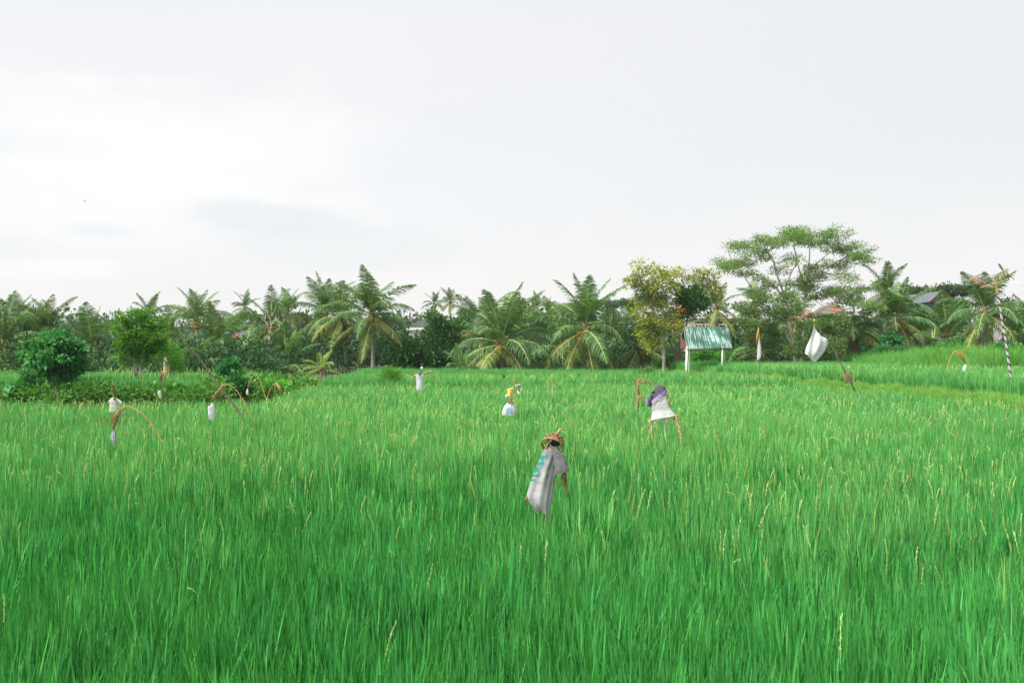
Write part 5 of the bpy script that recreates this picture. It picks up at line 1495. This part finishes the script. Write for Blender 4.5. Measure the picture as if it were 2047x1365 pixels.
# --- yellow bucket scarecrow
def scarecrow_bucket():
    Y = 30.2; b = at(1018, 822, Y)
    root = empty('scarecrow', (b.x, Y, 0), 'scarecrow with an upturned yellow bucket head and a white sack body', 'scarecrow')
    mb = MB(); loft(mb, [(1014.8, 776.6, 1025.8, 776.6), (1014.4, 778, 1026.2, 778), (1014.2, 784, 1026.4, 784), (1013.9, 789.6, 1026.7, 789.6), (1013.6, 790.3, 1027, 790.3)], Y, 1.0, 24, 3, 0, closetop=True)
    mb.build('bucket', [M['yellow']], root)
    mb = MB()
    def sc(x, y, th, t):
        d = math.hypot((x-1017.8)/7.0, (y-820)/6.5)
        if math.sin(th) > 0 and d < 1: return (.25, .42, .66, 1)
        return (.65, .64, .63, 1)
    loft(mb, [(1014.5, 805, 1026.5, 806), (1011, 808.5, 1028, 808.5), (1006.5, 814, 1030.5, 814), (1004.3, 822, 1033, 822), (1004, 830, 1033, 830)], Y, .55, 48, 6, .10, 5, .2, .04, sc)
    mb.build('sack', [M['cloth']], root)
    mb = MB()
    pole(mb, [(1020, 806), (1020.2, 795), (1020.5, 783)], Y, .016, .014, yo=-.12, toground=False)
    pole(mb, [(1023.5, 806), (1025, 792), (1027.5, 770), (1029, 756), (1032.5, 739)], Y, .014, .009, yo=-.14, toground=False)
    mb.build('stick', [M['bamboo']], root)
    mb = MB()
    A, B = [], []
    for k in range(12):
        th = 2*math.pi*k/12
        for s_ in (1, -1):
            pts = []
            for i in range(6):
                t = i/5; x = 1020.5+(3.0+3.2*t)*math.cos(th+s_*t*1.2); y = 796+11*t
                q = at(x, y, Y); q.y -= (3+3.2*t)*mpp(Y)*math.sin(th+s_*t*1.2); pts.append(q)
            mb.tube(pts, .005, 4)
    mb.build('net_neck', [M['stick']], root)
    mb = MB()
    pole(mb, [(1032.5, 787.5), (1032.3, 775), (1032.5, 762)], Y, .010, .010, toground=False); pole(mb, [(1037.5, 787), (1037.3, 775), (1036.5, 762)], Y, .012, .010, toground=False)
    pole(mb, [(1027, 771), (1034, 771.5), (1038, 771)], Y, .006, .006, toground=False)
    mb.build('rattle_rods', [M['stick']], root)
    mb = MB(); pole(mb, [(1032.4, 761), (1034, 758.5), (1035.6, 756)], Y, .010, .012, toground=False); mb.build('rattle_hook', [M['black']], root)
    mb = MB(); c = const((.76, .77, .80))
    loft(mb, [(1029.5, 770, 1030.5, 772.5), (1034, 768.5, 1035, 771.5), (1038, 767, 1040, 770.5), (1041, 769.5, 1042.8, 773), (1042, 776, 1044, 778)], Y, .5, 14, 5, .12, 3, .2, 0, c)
    loft(mb, [(1041.5, 777, 1043.5, 778), (1040, 780, 1041.8, 781.5)], Y, .5, 10, 4, .1, 3, .2, 0, c)
    loft(mb, [(1033, 780.5, 1035.3, 780), (1032.4, 785, 1038, 783), (1034.5, 788, 1041, 786)], Y, .5, 16, 5, .15, 3, .8, 0, c)
    loft(mb, [(1022, 776, 1023.4, 777), (1024.5, 772.5, 1026, 774)], Y, .5, 10, 4, .1, 3, .2, 0, c)
    loft(mb, [(1012.5, 787.5, 1014.5, 788.5), (1010.5, 790.5, 1015.2, 792), (1009.3, 793, 1014, 794.5)], Y, .5, 16, 5, .15, 3, .8, 0, c)
    mb.build('plastic_bag', [M['plastic_w']], root)
scarecrow_bucket()

# --- cream t-shirt hanging at the left
def shirt_cream():
    Y = 29.8; b = at(228, 830, Y)
    root = empty('scarecrow', (b.x, Y, 0), 'armless scarecrow at the left, a cream t-shirt with a blue print on a stick', 'scarecrow')
    mb = MB()
    def c(x, y, th, t):
        if math.sin(th) > 0 and abs(y-807.4) < .7 and 224 < x < 233 and vn(x, y, 1.7, 2) > .2: return (.25, .42, .55, 1)
        return (.62, .61, .56, 1)
    loft(mb, [(224, 794.6, 233, 795), (221, 797.5, 235, 797.5), (220.4, 803, 235.2, 803), (219.3, 812, 235, 812), (219, 822.7, 234, 823)], Y, .30, 64, 12, .06, 3, .5, 0, c)
    loft(mb, [(223, 796, 222, 803), (219, 799, 220.6, 806), (216, 803, 219, 808.5)], Y, .35, 24, 4, .05, 3, 0, 0, c)
    loft(mb, [(232, 795.5, 234, 803.5), (238.5, 798.5, 236.5, 806.5), (244.5, 803, 240.5, 809)], Y, .35, 24, 4, .05, 3, 0, 0, c)
    mb.build('shirt', [M['cloth']], root)
    mb = MB(); mb.ball(at(228.8, 796.6, Y-.07), (.045, .03, .035), 0, 10, 6); mb.build('neck_shade', [M['stick']], root)  # dark ball set in for the shade inside the collar
    mb = MB(); pole(mb, [(228, 832), (227.5, 810), (227, 795), (226, 782), (225.5, 762)], Y, .012, .007); 
    pole(mb, [(216.5, 806), (225, 798.5), (240, 803)], Y, .009, .009, toground=False)
    mb.build('stick', [M['bamboo']], root)
    for i_, (a_, b_, n_) in enumerate((((225.5, 764), (226, 777), 14), ((225, 775), (223, 785), 8), ((218, 802), (215, 808), 6))):
        mb = MB(); strands(mb, a_, b_, Y, n_, 1.9, .006, seed=31+i_); mb.build('straw_bundle', [M['straw']], root)
shirt_cream()

# --- arched palm ribs that carry rags and bags
def arch(label, Y, pl, r0, r1, st, cloths, mat='rib', smat='straw', group='arched palm ribs hung with bags to scare birds', name='arched_rib', extra=None):
    b = at(pl[0][0], pl[0][1], Y); g = gz(b.x, Y)
    root = empty(name, (b.x, Y, g), label, 'bird scarer', group)
    mb = MB(); S = pole(mb, pl, Y, r0, r1); mb.build('rib', [M[mat]], root)
    if st:
        mb = MB()
        for i, (a, c, n, sp) in enumerate(st): strands(mb, a, c, Y, n, sp, .0029*(Y/22)**.8, seed=i+int(pl[0][0]), sag=.25)
        mb.build('dry_leaflets', [M[smat]], root)
    for (nm, lv, colf, kw) in cloths:
        mb = MB(); loft(mb, lv, Y, kw.get('dr', .4), 36, 6, kw.get('fold', .1), kw.get('k', 4), kw.get('ph', .4), kw.get('hem', .0), colf)
        mb.build(nm, [M['plastic_w']], root)
    return root
def stripes(x, y, th, t):
    return (.06, .06, .10, 1) if math.sin(th*9+t*5+2*math.sin(t*7)) > .25 else (.66, .66, .78, 1)
arch('large arched palm rib in front of the cream shirt, holding a striped bag', 19.6,
     [(318, 871), (307, 853), (296, 838), (283, 826), (270, 817), (257, 812.5), (245, 815), (234, 823), (227, 837), (223.5, 850)], .012, .006,
     [((240, 818), (227, 860), 16, 3), ((250, 813), (221, 850), 16, 4), ((233, 826), (220, 846), 9, 2.5), ((232, 835), (226.5, 862), 16, 1.2), ((257, 813), (244.5, 872), 1, .3), ((263, 815), (251, 870), 1, .3), ((236, 822), (222, 866), 6, 1.5)],
     [('striped_bag', [(225, 857, 227, 857), (223.2, 865, 230, 865), (221.3, 876, 233.2, 876), (224.5, 884, 233, 884), (228.5, 893, 231, 893)], stripes, dict(fold=.2, k=5))])
WH = const((.68, .69, .72))
arch('orange arched rib crossed by the leaning pole, holding the longest white bag', 25.8,
     [(501, 829), (496, 820), (488, 803), (478, 787), (468, 775), (457, 769.5), (447, 770), (438, 777), (430, 792), (425, 806)], .014, .006,
     [((446, 771), (424, 801), 16, 2.5), ((438, 777), (425, 805), 14, 1.0), ((452, 770), (419, 797), 6, 2.5), ((445, 775), (440, 799), 5, 1.2), ((440, 798), (439, 812), 1, .2)],
     [('white_bag', [(422, 805.5, 425.8, 805.5), (421, 811, 427.5, 811), (416.2, 813, 428.5, 812), (416.3, 825, 428.8, 825), (418, 837, 428.3, 838.5)], WH, dict(fold=.28, k=3, hem=.10))])
arch('tall narrow arched rib with a small white bag in front of the bank', 36.5,
     [(532, 797), (528, 785), (523, 768), (518, 755), (513, 748.5), (506, 752), (499, 764), (495, 775)], .018, .008,
     [((503, 756), (496, 776), 14, 1.2), ((500, 762), (495, 776), 12, .8)],
     [('white_bag', [(494.2, 776.5, 495.6, 776.5), (492.3, 782, 496.8, 782), (492.2, 787, 496.5, 787), (494.5, 790, 495.5, 790)], WH, {})])
arch('arched rib with a sheaf of pale straw at the corner of the bank', 37.5,
     [(534, 795), (539, 781), (545, 771), (551, 766), (557, 768), (562, 780), (566, 793)], .014, .008,
     [((553, 766), (565, 791), 26, 2.6), ((551, 764), (552, 770), 10, 2.5), ((551, 767), (545, 795), 2, .4)], [], smat='straw_l')
arch('hooked straw with a small white bag in front of the wrapped stump', 34.8,
     [(335, 808), (333, 790), (331, 765), (328, 748), (323, 740), (319, 748)], .010, .007,
     [((324, 741), (319, 777), 20, 1.6), ((325, 742), (318, 764), 12, 2.0), ((326, 741), (328, 768), 3, 1)],
     [('white_bag', [(318, 780.5, 320.8, 780.3), (315.3, 783, 321.8, 782.5), (316.5, 789, 322.6, 789), (319, 795, 322, 794.5)], WH, {})], mat='stick')
arch('small brown hooked leaf standing left of the young palm', 50,
     [(575, 775), (575.5, 765), (577, 755), (580, 748)], .016, .010, [((578, 750), (575.5, 770), 8, .8)], [], smat='straw_l', mat='straw')
arch('arched rib with a blue and white bag in the upper right paddy', 46,
     [(1893.5, 738), (1895, 730), (1899, 718), (1905, 706), (1913, 700.5), (1922, 702), (1929, 710), (1930.5, 724)], .020, .012,
     [((1914, 701), (1930, 727), 9, 1.8), ((1922, 702), (1930, 728), 8, 1.0), ((1910, 703), (1927, 724), 6, 1.5), ((1925, 698), (1937, 710), 4, .8)],
     [('white_bag', [(1928, 728.5, 1932, 728.5), (1925.5, 734, 1932.5, 734), (1922, 742, 1934, 742)], lambda x, y, th, t: (.25, .60, .72, 1) if (x > 1928.5 and y > 736) else (.80, .81, .86, 1), dict(fold=.2, hem=.1))], smat='rib')
# stick with a hanging tall white flag
def narrow_flag():
    Y = 52
    b = at(1518, 752, Y); root = empty('upright_flag', (b.x, Y, gz(b.x, Y)), 'narrow folded white flag hanging on an upright pole left of the largest tree', 'flag', None)
    mb = MB(); pole(mb, [(1518.8, 751), (1518.5, 725), (1518.5, 700), (1519, 675), (1518, 662), (1516, 654), (1514.5, 660), (1514, 668)], Y, .028, .014); mb.build('pole', [M['stick']], root)
    mb = MB(); strands(mb, (1516.5, 655), (1512, 690), Y, 14, 1.0, .018, seed=61); mb.build('dry_leaf', [M['rib']], root)
    mb = MB()
    loft(mb, [(1517, 667, 1519, 667), (1515.5, 680, 1520, 680), (1514, 700, 1521.5, 700), (1513.2, 716, 1521.5, 712), (1514.5, 720, 1518.5, 717)], Y, .3, 40, 7, .25, 4, .9, .05, lambda x, y, th, t: ((.60, .62, .70, 1) if math.sin(th*6+t*3) > .7 else (.76, .76, .79, 1)))
    mb.build('cloth', [M['plastic_w']], root)
narrow_flag()
def big_flag():
    Y = 42
    b = at(1703, 768, Y); root = empty('leaning_flag', (b.x, Y, gz(b.x, Y)), 'big plain white flag hung by two corners from a leaning pole', 'flag')
    mb = MB(); pole(mb, [(1703, 769), (1697, 757), (1683, 731), (1668, 702), (1657, 684), (1643, 664), (1630, 645), (1621, 634)], Y, .042, .012); 
    pole(mb, [(1677, 717), (1671, 712)], Y, .016, .008, toground=False)
    mb.build('pole', [M['stick']], root)
    # cloth as a bulging sheet: four edges interpolated
    T, Rr, B, Lf = (1628, 645), (1657.5, 683.5), (1631, 724), (1608, 706)
    def edge(pts): 
        C = catmull(pts, 12); return lambda t: C[min(int(t*(len(C)-1)+.5), len(C)-1)]
    top = edge([T, (1633, 661), (1641, 671), (1650, 676), Rr]); bot = edge([Lf, (1613, 710), (1620, 716), (1625, 722), B])
    lef = edge([T, (1624, 660), (1618, 678), (1611, 694), Lf]); rig = edge([Rr, (1653, 694), (1645, 708), (1637, 718), B])
    n = 24; vs = []; fs = []; cs = []
    for i in range(n+1):
        for j in range(n+1):
            u, v = i/n, j/n
            p = (1-v)*np.array(top(u))+v*np.array(bot(u))+(1-u)*np.array(lef(v))+u*np.array(rig(v))-((1-u)*(1-v)*np.array(T)+u*(1-v)*np.array(Rr)+(1-u)*v*np.array(Lf)+u*v*np.array(B))
            q = at(p[0], p[1], Y)
            q.y += -.09*math.sin(math.pi*u)*math.sin(math.pi*v)+.05*math.sin(u*7+v*2)*(1-.3*v)+.035*math.sin(13*u-5*v)+.25*v*(u-.5)
            vs.append(q); cs.append((.70, .715, .73, 1))
    for i in range(n):
        for j in range(n):
            a = i*(n+1)+j; fs.append((a, a+1, a+n+2, a+n+1))
    mb = MB(); mb.add(vs, fs, 0, cs); mb.build('cloth', [M['plastic_w']], root)
    mb = MB(); mb.ball(at(1628, 640.5, Y-.03), (.035, .03, .06), 0, 8, 5); mb.build('knot', [M['yellow']], root)
    # dry frond at the pole top
    mb = MB(); tip = at(1623, 636, Y)
    rr = random.Random(5)
    for k in range(26):
        a = math.radians(rr.uniform(95, 182)); l = rr.uniform(.35, .72)
        e = tip+Vector((math.cos(a)*l, rr.uniform(-.12, .12), math.sin(a)*l*.75))
        mb.tube([tip, tip.lerp(e, .5)+Vector((0, 0, .03)), e], [.010, .012, .003], 4)
    mb.build('dry_frond', [M['straw']], root)
big_flag()
# heap of dry leaves at the flag pole foot
def debris():
    Y = 41.6; b = at(1692, 762, Y); root = empty('dry_leaf_heap', (b.x, Y, gz(b.x, Y)), 'heap of curled brown palm leaves at the foot of the leaning flag pole', 'dry leaves')
    mb = MB(); rr = random.Random(8)
    for k in range(15):
        x0 = rr.uniform(1688, 1706); x1 = x0+rr.uniform(-16, 6); yy = rr.uniform(740, 758)
        pole(mb, [(x0, 766), ((x0+x1)/2+rr.uniform(-3, 3), yy), (x1, rr.uniform(752, 766))], Y, .008, .004, toground=False, dy=rr.uniform(-.2, .2), sub_=4, sides=4)
    pole(mb, [(1704, 765), (1706, 752), (1700, 742), (1692, 734)], Y, .010, .016, toground=False)
    strands(mb, (1699, 741), (1701, 746), Y, 10, 2, .014, seed=71)
    mb.build('leaf_strips', [M['straw']], root)
debris()
def leaning_pole():
    Y = 28; mb = MB(); b = at(481, 829, Y)
    root = empty('leaning_pole', (b.x, Y, 0), 'long thin dark pole leaning to the left over the bank', 'pole')
    pole(mb, [(482, 831), (476, 820), (460, 799), (441, 773), (422, 747), (403, 722), (383, 697), (366, 676), (358, 668)], Y, .030, .008)
    mb.build('shaft', [M['stick']], root)
leaning_pole()
def sticks():
    for i, (pl, lab) in enumerate((([(1095.5, 787), (1095, 775), (1096, 758)], 'left one of two thin straw sticks standing in the paddy right of the bucket scarecrow'),
                                   ([(1105.5, 787), (1104, 770), (1101.5, 748)], 'right and taller one of two thin straw sticks right of the bucket scarecrow'),
                                   ([(931, 762), (930, 752), (933, 742)], 'short brown stick left one of a pair below the broad middle palm'),
                                   ([(937, 760), (938.5, 750), (938, 736)], 'thin brown stick right one of a pair below the broad middle palm'),
                                   ([(1093, 742), (1094, 700), (1094, 660)], 'x'))):
        if lab == 'x': continue
        Y = 38 if pl[0][0] > 1000 else 62
        b = at(pl[0][0], 700, Y); root = empty('field_stick', (b.x, Y, gz(b.x, Y)), lab, 'stick', 'thin sticks standing in the paddies')
        mb = MB(); pole(mb, pl, Y, .020, .010); mb.build('shaft', [M['straw_l'] if i < 2 else M['straw']], root)
sticks()
def small_plants():
    rr = random.Random(3)
    for (x, y, Y, lab) in ((1008, 752, 48, 'spiky green and brown weed standing above the rice right of the straw sticks pair'),
                           (1158, 750, 58, 'small dark weed in the rice below the broad palm right of the middle'),
                           (1206, 754, 56, 'low dark weed in the rice left of the yellow leaved tree')):
        b = at(x, y, Y); root = empty('weed', (b.x, Y, gz(b.x, Y)), lab, 'weed')
        mb = MB()
        for k in range(16):
            a = rr.uniform(0, 6.28); l = rr.uniform(.16, .30); s = Vector((b.x, Y, b.z-.10))
            e = s+Vector((math.cos(a)*l*.55, math.sin(a)*.3, .05+l*.7)); sd = Vector((math.sin(a), -math.cos(a), 0))*.02+Vector((.012, 0, 0))
            mb.add([s-sd, s+sd, s.lerp(e, .6)+sd, e, s.lerp(e, .6)-sd], [(0, 1, 2, 4), (4, 2, 3)], 0)
        mb.tube([(b.x, Y, gz(b.x, Y)), (b.x, Y, b.z-.08)], .012, 4, 1)
        mb.build('leaves', [M['L_mid'] if x > 1100 else M['L_rust'], M['bark_d']], root)
small_plants()
# offering post wrapped with yellow and white cloth, with a spiky plant growing behind it
def wrapped_stump():
    Y = 41.5; b = at(333, 760, Y); g = gz(b.x, Y)
    root = empty('wrapped_stump', (b.x, Y, g), 'thick pale tree stump wrapped in a yellow and white cloth on the left bank', 'stump')
    mb = MB(); S = [at(334, 765, Y), at(333, 745, Y), at(332.5, 735, Y), at(331.5, 725, Y), at(331, 714, Y)]; S[0].z = g-.1
    mb.tube(S, [.13, .12, .12, .09, .06], 10); mb.build('trunk', [M['bark']], root)
    mb = MB(); loft(mb, [(327.3, 732.5, 338.8, 732.5), (327, 738, 339, 738), (327.3, 743.5, 338.6, 743.5)], Y, 1.0, 28, 6, .03, 5, .3, 0, lambda x, y, th, t: (.78, .47, .05, 1) if y < 740.2 else (.78, .77, .74, 1))
    mb.build('cloth_wrap', [M['cloth']], root)
    Y = 41.9; b = at(334, 700, Y)
    root = empty('spiky_plant', (b.x, Y, gz(b.x, Y)), 'spiky long leaved plant rising behind the wrapped stump', 'plant')
    mb = MB(); c = at(333, 705, Y); rr = random.Random(2)
    mb.tube([(c.x, Y, gz(b.x, Y)-.1), (c.x, Y, c.z)], [.04, .03], 6); mb.build('stem', [M['bark_d']], root)
    for k in range(30):
        mb = MB(); a = rr.uniform(0, 6.28); e = rr.uniform(.35, 1.45); l = rr.uniform(.5, .85)
        d = Vector((math.cos(a)*math.cos(e), math.sin(a)*math.cos(e), math.sin(e))); s0 = c+Vector((0, 0, rr.uniform(-.1, .25)))
        sd = d.cross(Vector((0, 0, 1))).normalized()*.022; m_ = s0+d*l*.55; tp = s0+d*l+Vector((0, 0, -.12*l))
        mb.add([s0-sd*.6, s0+sd*.6, m_+sd, m_-sd, tp], [(0, 1, 2, 3), (3, 2, 4)], 0); mb.build('leaf', [M['L_bright'] if k % 7 else M['L_yel']], root)
wrapped_stump()
# broken branch leaning on the bank, left
def branch():
    Y = 35.2; b = at(123, 806, Y)
    root = empty('dead_branch', (b.x, Y, gz(b.x, Y)), 'dead forked branch leaning on the bank below the round blue green tree', 'branch')
    mb = MB(); pole(mb, [(123, 806), (120, 792), (117, 783), (116, 772)], Y, .022, .012, yo=-.2); pole(mb, [(118, 785), (110, 780), (104, 777)], Y, .014, .008, toground=False, yo=-.2)
    mb.build('wood', [M['bark_d']], root)
branch()

# --- windmill with carved figures on a striped pole
def windmill():
    Y = 36; b = at(2026, 782, Y)
    root = empty('bird_scaring_windmill', (b.x, Y, gz(b.x, Y)), 'bamboo whirligig with little carved figures on a tall black and white striped pole', 'windmill')
    # pole with spiral stripes painted as vertex colour rings
    P = [at(*p, Y) for p in ((2027, 790), (2025, 778), (2019, 742), (2013, 700), (2008, 665), (2003, 640), (1999, 612), (1995, 590), (1994, 585))]
    S = catmull([tuple(p) for p in P], 24); g = gz(b.x, Y); S = [np.array([S[0][0]+.03, Y, g-.1])]+S
    N = len(S); sides = 12; vs = []; cs = []; fs = []; L = 0
    for i, s in enumerate(S):
        if i: L += float(np.linalg.norm(S[i]-S[i-1]))
        r = .046-.012*i/(N-1)
        for k in range(sides):
            th = 2*math.pi*k/sides
            vs.append((s[0]+r*math.cos(th), s[1]+r*math.sin(th), s[2]))
            ph = (L/.27+th/(2*math.pi)) % 1.0
            cs.append((.055, .055, .07, 1) if ph < .40 else (.60, .57, .58, 1))
    for i in range(N-1):
        for k in range(sides):
            k2 = (k+1) % sides; fs.append((i*sides+k, i*sides+k2, (i+1)*sides+k2, (i+1)*sides+k))
    mb = MB(); mb.add(vs, fs, 0, cs); mb.build('striped_pole', [M['cloth']], root)
    mb = MB(); pole(mb, [(1994.3, 588), (1992.5, 577), (1989, 562), (1986.8, 550.5)], Y, .046, .040, toground=False); mb.build('bamboo_post', [M['bamboo']], root)
    mb = MB()
    A, B = at(1960, 575.3, Y), at(2017, 559, Y)
    mb.tube([A, A.lerp(B, .5), B], [.030, .030, .026], 8); mb.build('beam', [M['bamboo']], root)
    mb = MB()
    for a, c, r in (((1958, 558.6), (1972.5, 553.8), .010), ((1972.5, 554), (1988.6, 549), .009), ((1988.6, 549), (2012.6, 543), .009), ((1958.3, 559), (1960.8, 576.5), .020), ((1972.4, 553.5), (1974.3, 568), .012),
                    ((2001.5, 546), (2003.5, 559.5), .013), ((2011.8, 538.5), (2016.8, 560.5), .018), ((2005, 538), (2018, 550), .009), ((1960, 565), (1974, 561), .005), ((1990, 556), (2014, 550), .005)):
        mb.tube([at(*a, Y), at(*c, Y)], r, 5)
    mb.build('frame', [M['rachis_b']], root)
    # carved figures, working the levers
    for k, (x, y, ly) in enumerate(((1966.5, 566.5, 0), (1980.5, 562, 0), (1995.5, 557, 0), (2008.8, 552.5, 0))):
        mb = MB(); s = .020; Yf = Y-.01
        base = at(x, y+5.5, Yf)
        mb.tube([base+Vector((-.04, 0, -.05)), base+Vector((-.02, 0, .04)), base+Vector((0, 0, .09))], [.012, .014, .018], 6)
        mb.tube([base+Vector((.05, 0, -.05)), base+Vector((.03, 0, .04)), base+Vector((0, 0, .09))], [.012, .014, .018], 6)
        mb.tube([base+Vector((0, 0, .08)), base+Vector((-.015, 0, .14)), base+Vector((-.03, 0, .19))], [.022, .026, .016], 7)
        mb.ball(base+Vector((-.035, 0, .225)), (.026, .026, .030), 0, 8, 6)
        mb.tube([base+Vector((-.025, 0, .175)), base+Vector((.04, -.02, .15)), base+Vector((.07, -.02, .19))], [.010, .009, .007], 5)
        mb.tube([base+Vector((-.035, 0, .175)), base+Vector((-.08, 0, .12)), base+Vector((-.07, 0, .06))], [.010, .009, .007], 5)
        mb.build('carved_figure', [M['bark_d']], root)
    # wicker tail
    mb = MB(); out = [(1936.5, 559), (1945, 552), (1957, 548), (1956.5, 566), (1951, 568), (1948, 563), (1942, 561), (1937, 567)]
    ctr = np.array([1950.5, 557.5])
    for k in range(9):
        u = k/8
        a = np.array([1957, 548.5])*(1-u)+np.array([1956.3, 566])*u; c = np.array([1944, 552])*(1-u)+np.array([1950.5, 567.5])*u
        if u < .6: c = np.array([1937+4*u, 558+7*u])
        p, q = at(a[0], a[1], Y), at(c[0], c[1], Y)
        mb.tube([p, q], .008, 4)
    for k in range(8):
        u = k/7; x = 1957-19*u; y0 = 548.3+9*u*u*1.1; y1 = 566.5-(3*u if u < .4 else 1.2+1.0*(u-.4))
        mb.box(((at(x, (y0+y1)/2, Y)).x, Y+.008, at(x, (y0+y1)/2, Y).z), (.009, .004, (y1-y0)/2*mpp(Y)))
    mb.build('wicker_tail', [M['straw_l']], root)
    mb = MB(); q = [at(1957.5, 549, Y), at(1970.5, 548.2, Y), at(1970.5, 553.8, Y), at(1959, 558, Y)]
    mb.add(q+[v+Vector((0, .01, 0)) for v in q], [(0, 1, 2, 3), (7, 6, 5, 4), (0, 4, 5, 1), (1, 5, 6, 2), (2, 6, 7, 3), (3, 7, 4, 0)]); mb.build('tin_panel', [solid('pale_tin', (.45, .50, .54), (.38, .43, .47), 6, .5, .1)], root)
    mb = MB(); mb.tube([at(1957, 548.3, Y-.01), at(1972, 548.7, Y-.01)], .008, 4); mb.build('tail_rod', [M['blade_g']], root)
    # propeller: rod with two oval blades
    mb = MB(); mb.tube([at(2004, 536.5, Y-.12), at(2015.5, 547.5, Y-.12), at(2040, 569.5, Y-.12)], [.010, .018, .007], 6)
    mb.ball(at(2016, 548, Y-.12), .03, 0, 8, 6); mb.build('propeller_rod', [M['bamboo']], root)
    def blade(c, ang, lx, lz, mat, tw):
        mb = MB(); n = 20; ctr = at(*c, Y-.13)
        R_ = Matrix.Rotation(ang, 3, 'Y') @ Matrix.Rotation(tw, 3, 'X')
        vs = []
        for off in (-.004, .004):
            for i in range(n):
                th = 2*math.pi*i/n; vs.append(ctr+R_ @ Vector((math.cos(th)*lx, off+.02*math.sin(th), math.sin(th)*lz)))
        fs = [tuple(range(n))[::-1], tuple(range(n, 2*n))]+[(i, (i+1) % n, n+(i+1) % n, n+i) for i in range(n)]
        mb.add(vs, fs, 0, [(.90, .90, .93, 1)]*len(vs)); mb.build('propeller_blade', [mat], root, False)
    blade((2001, 534), math.radians(56), .155, .046, M['blade_g'], .3)
    blade((2035, 564.5), math.radians(50), .15, .10, M['plastic_w'], .2)
windmill()

# --- bird
def bird():
    Y = 120; c = at(168.5, 402, Y)
    mb = MB()
    V = lambda x, y, z: c+Vector((x, y, z))
    mb.tube([V(-.13, 0, .01), V(-.07, 0, .01), V(0, 0, 0), V(.08, 0, 0), V(.16, 0, .01)], [.008, .032, .036, .02, .012], 8)
    mb.add([V(-.05, 0, .01), V(.04, 0, .01), V(.02, -.16, .09), V(-.04, -.15, .10), V(.05, -.33, .03)], [(0, 1, 2, 3), (3, 2, 4)])
    mb.add([V(-.05, 0, .01), V(.04, 0, .01), V(.02, .16, .09), V(-.04, .15, .10), V(.05, .33, .03)], [(3, 2, 1, 0), (4, 2, 3)])
    mb.add([V(.12, -.02, .01), V(.12, .02, .01), V(.22, .05, .01), V(.22, -.05, .01)], [(0, 1, 2, 3)])
    o = mb.build('bird', [solid('bird_feathers', (.20, .17, .14), (.12, .10, .09), 20, .8, .1)]); tag(o, 'tiny lone bird flying in the bright sky at the left', 'bird')
bird()
def haze():
    mb = MB(); x0, x1, y0, y1, z0, z1 = -150, 150, -12, 225, -1.2, 24
    mb.add([(x0, y0, z0), (x1, y0, z0), (x1, y1, z0), (x0, y1, z0), (x0, y0, z1), (x1, y0, z1), (x1, y1, z1), (x0, y1, z1)],
           [(0, 3, 2, 1), (4, 5, 6, 7), (0, 1, 5, 4), (1, 2, 6, 5), (2, 3, 7, 6), (3, 0, 4, 7)])
    m = bpy.data.materials.new('haze_air'); m.use_nodes = True; nt = m.node_tree; nt.nodes.clear()
    v = nt.nodes.new('ShaderNodeVolumePrincipled'); v.inputs['Color'].default_value = (.93, .96, 1, 1); v.inputs['Density'].default_value = .00018
    v.inputs['Anisotropy'].default_value = .2
    o = nt.nodes.new('ShaderNodeOutputMaterial'); nt.links.new(v.outputs[0], o.inputs['Volume'])
    h = mb.build('haze', [m], smooth=False); tag(h, 'thin pale humid air over the fields', kind='stuff')
haze()
print('objects', len(bpy.data.objects))
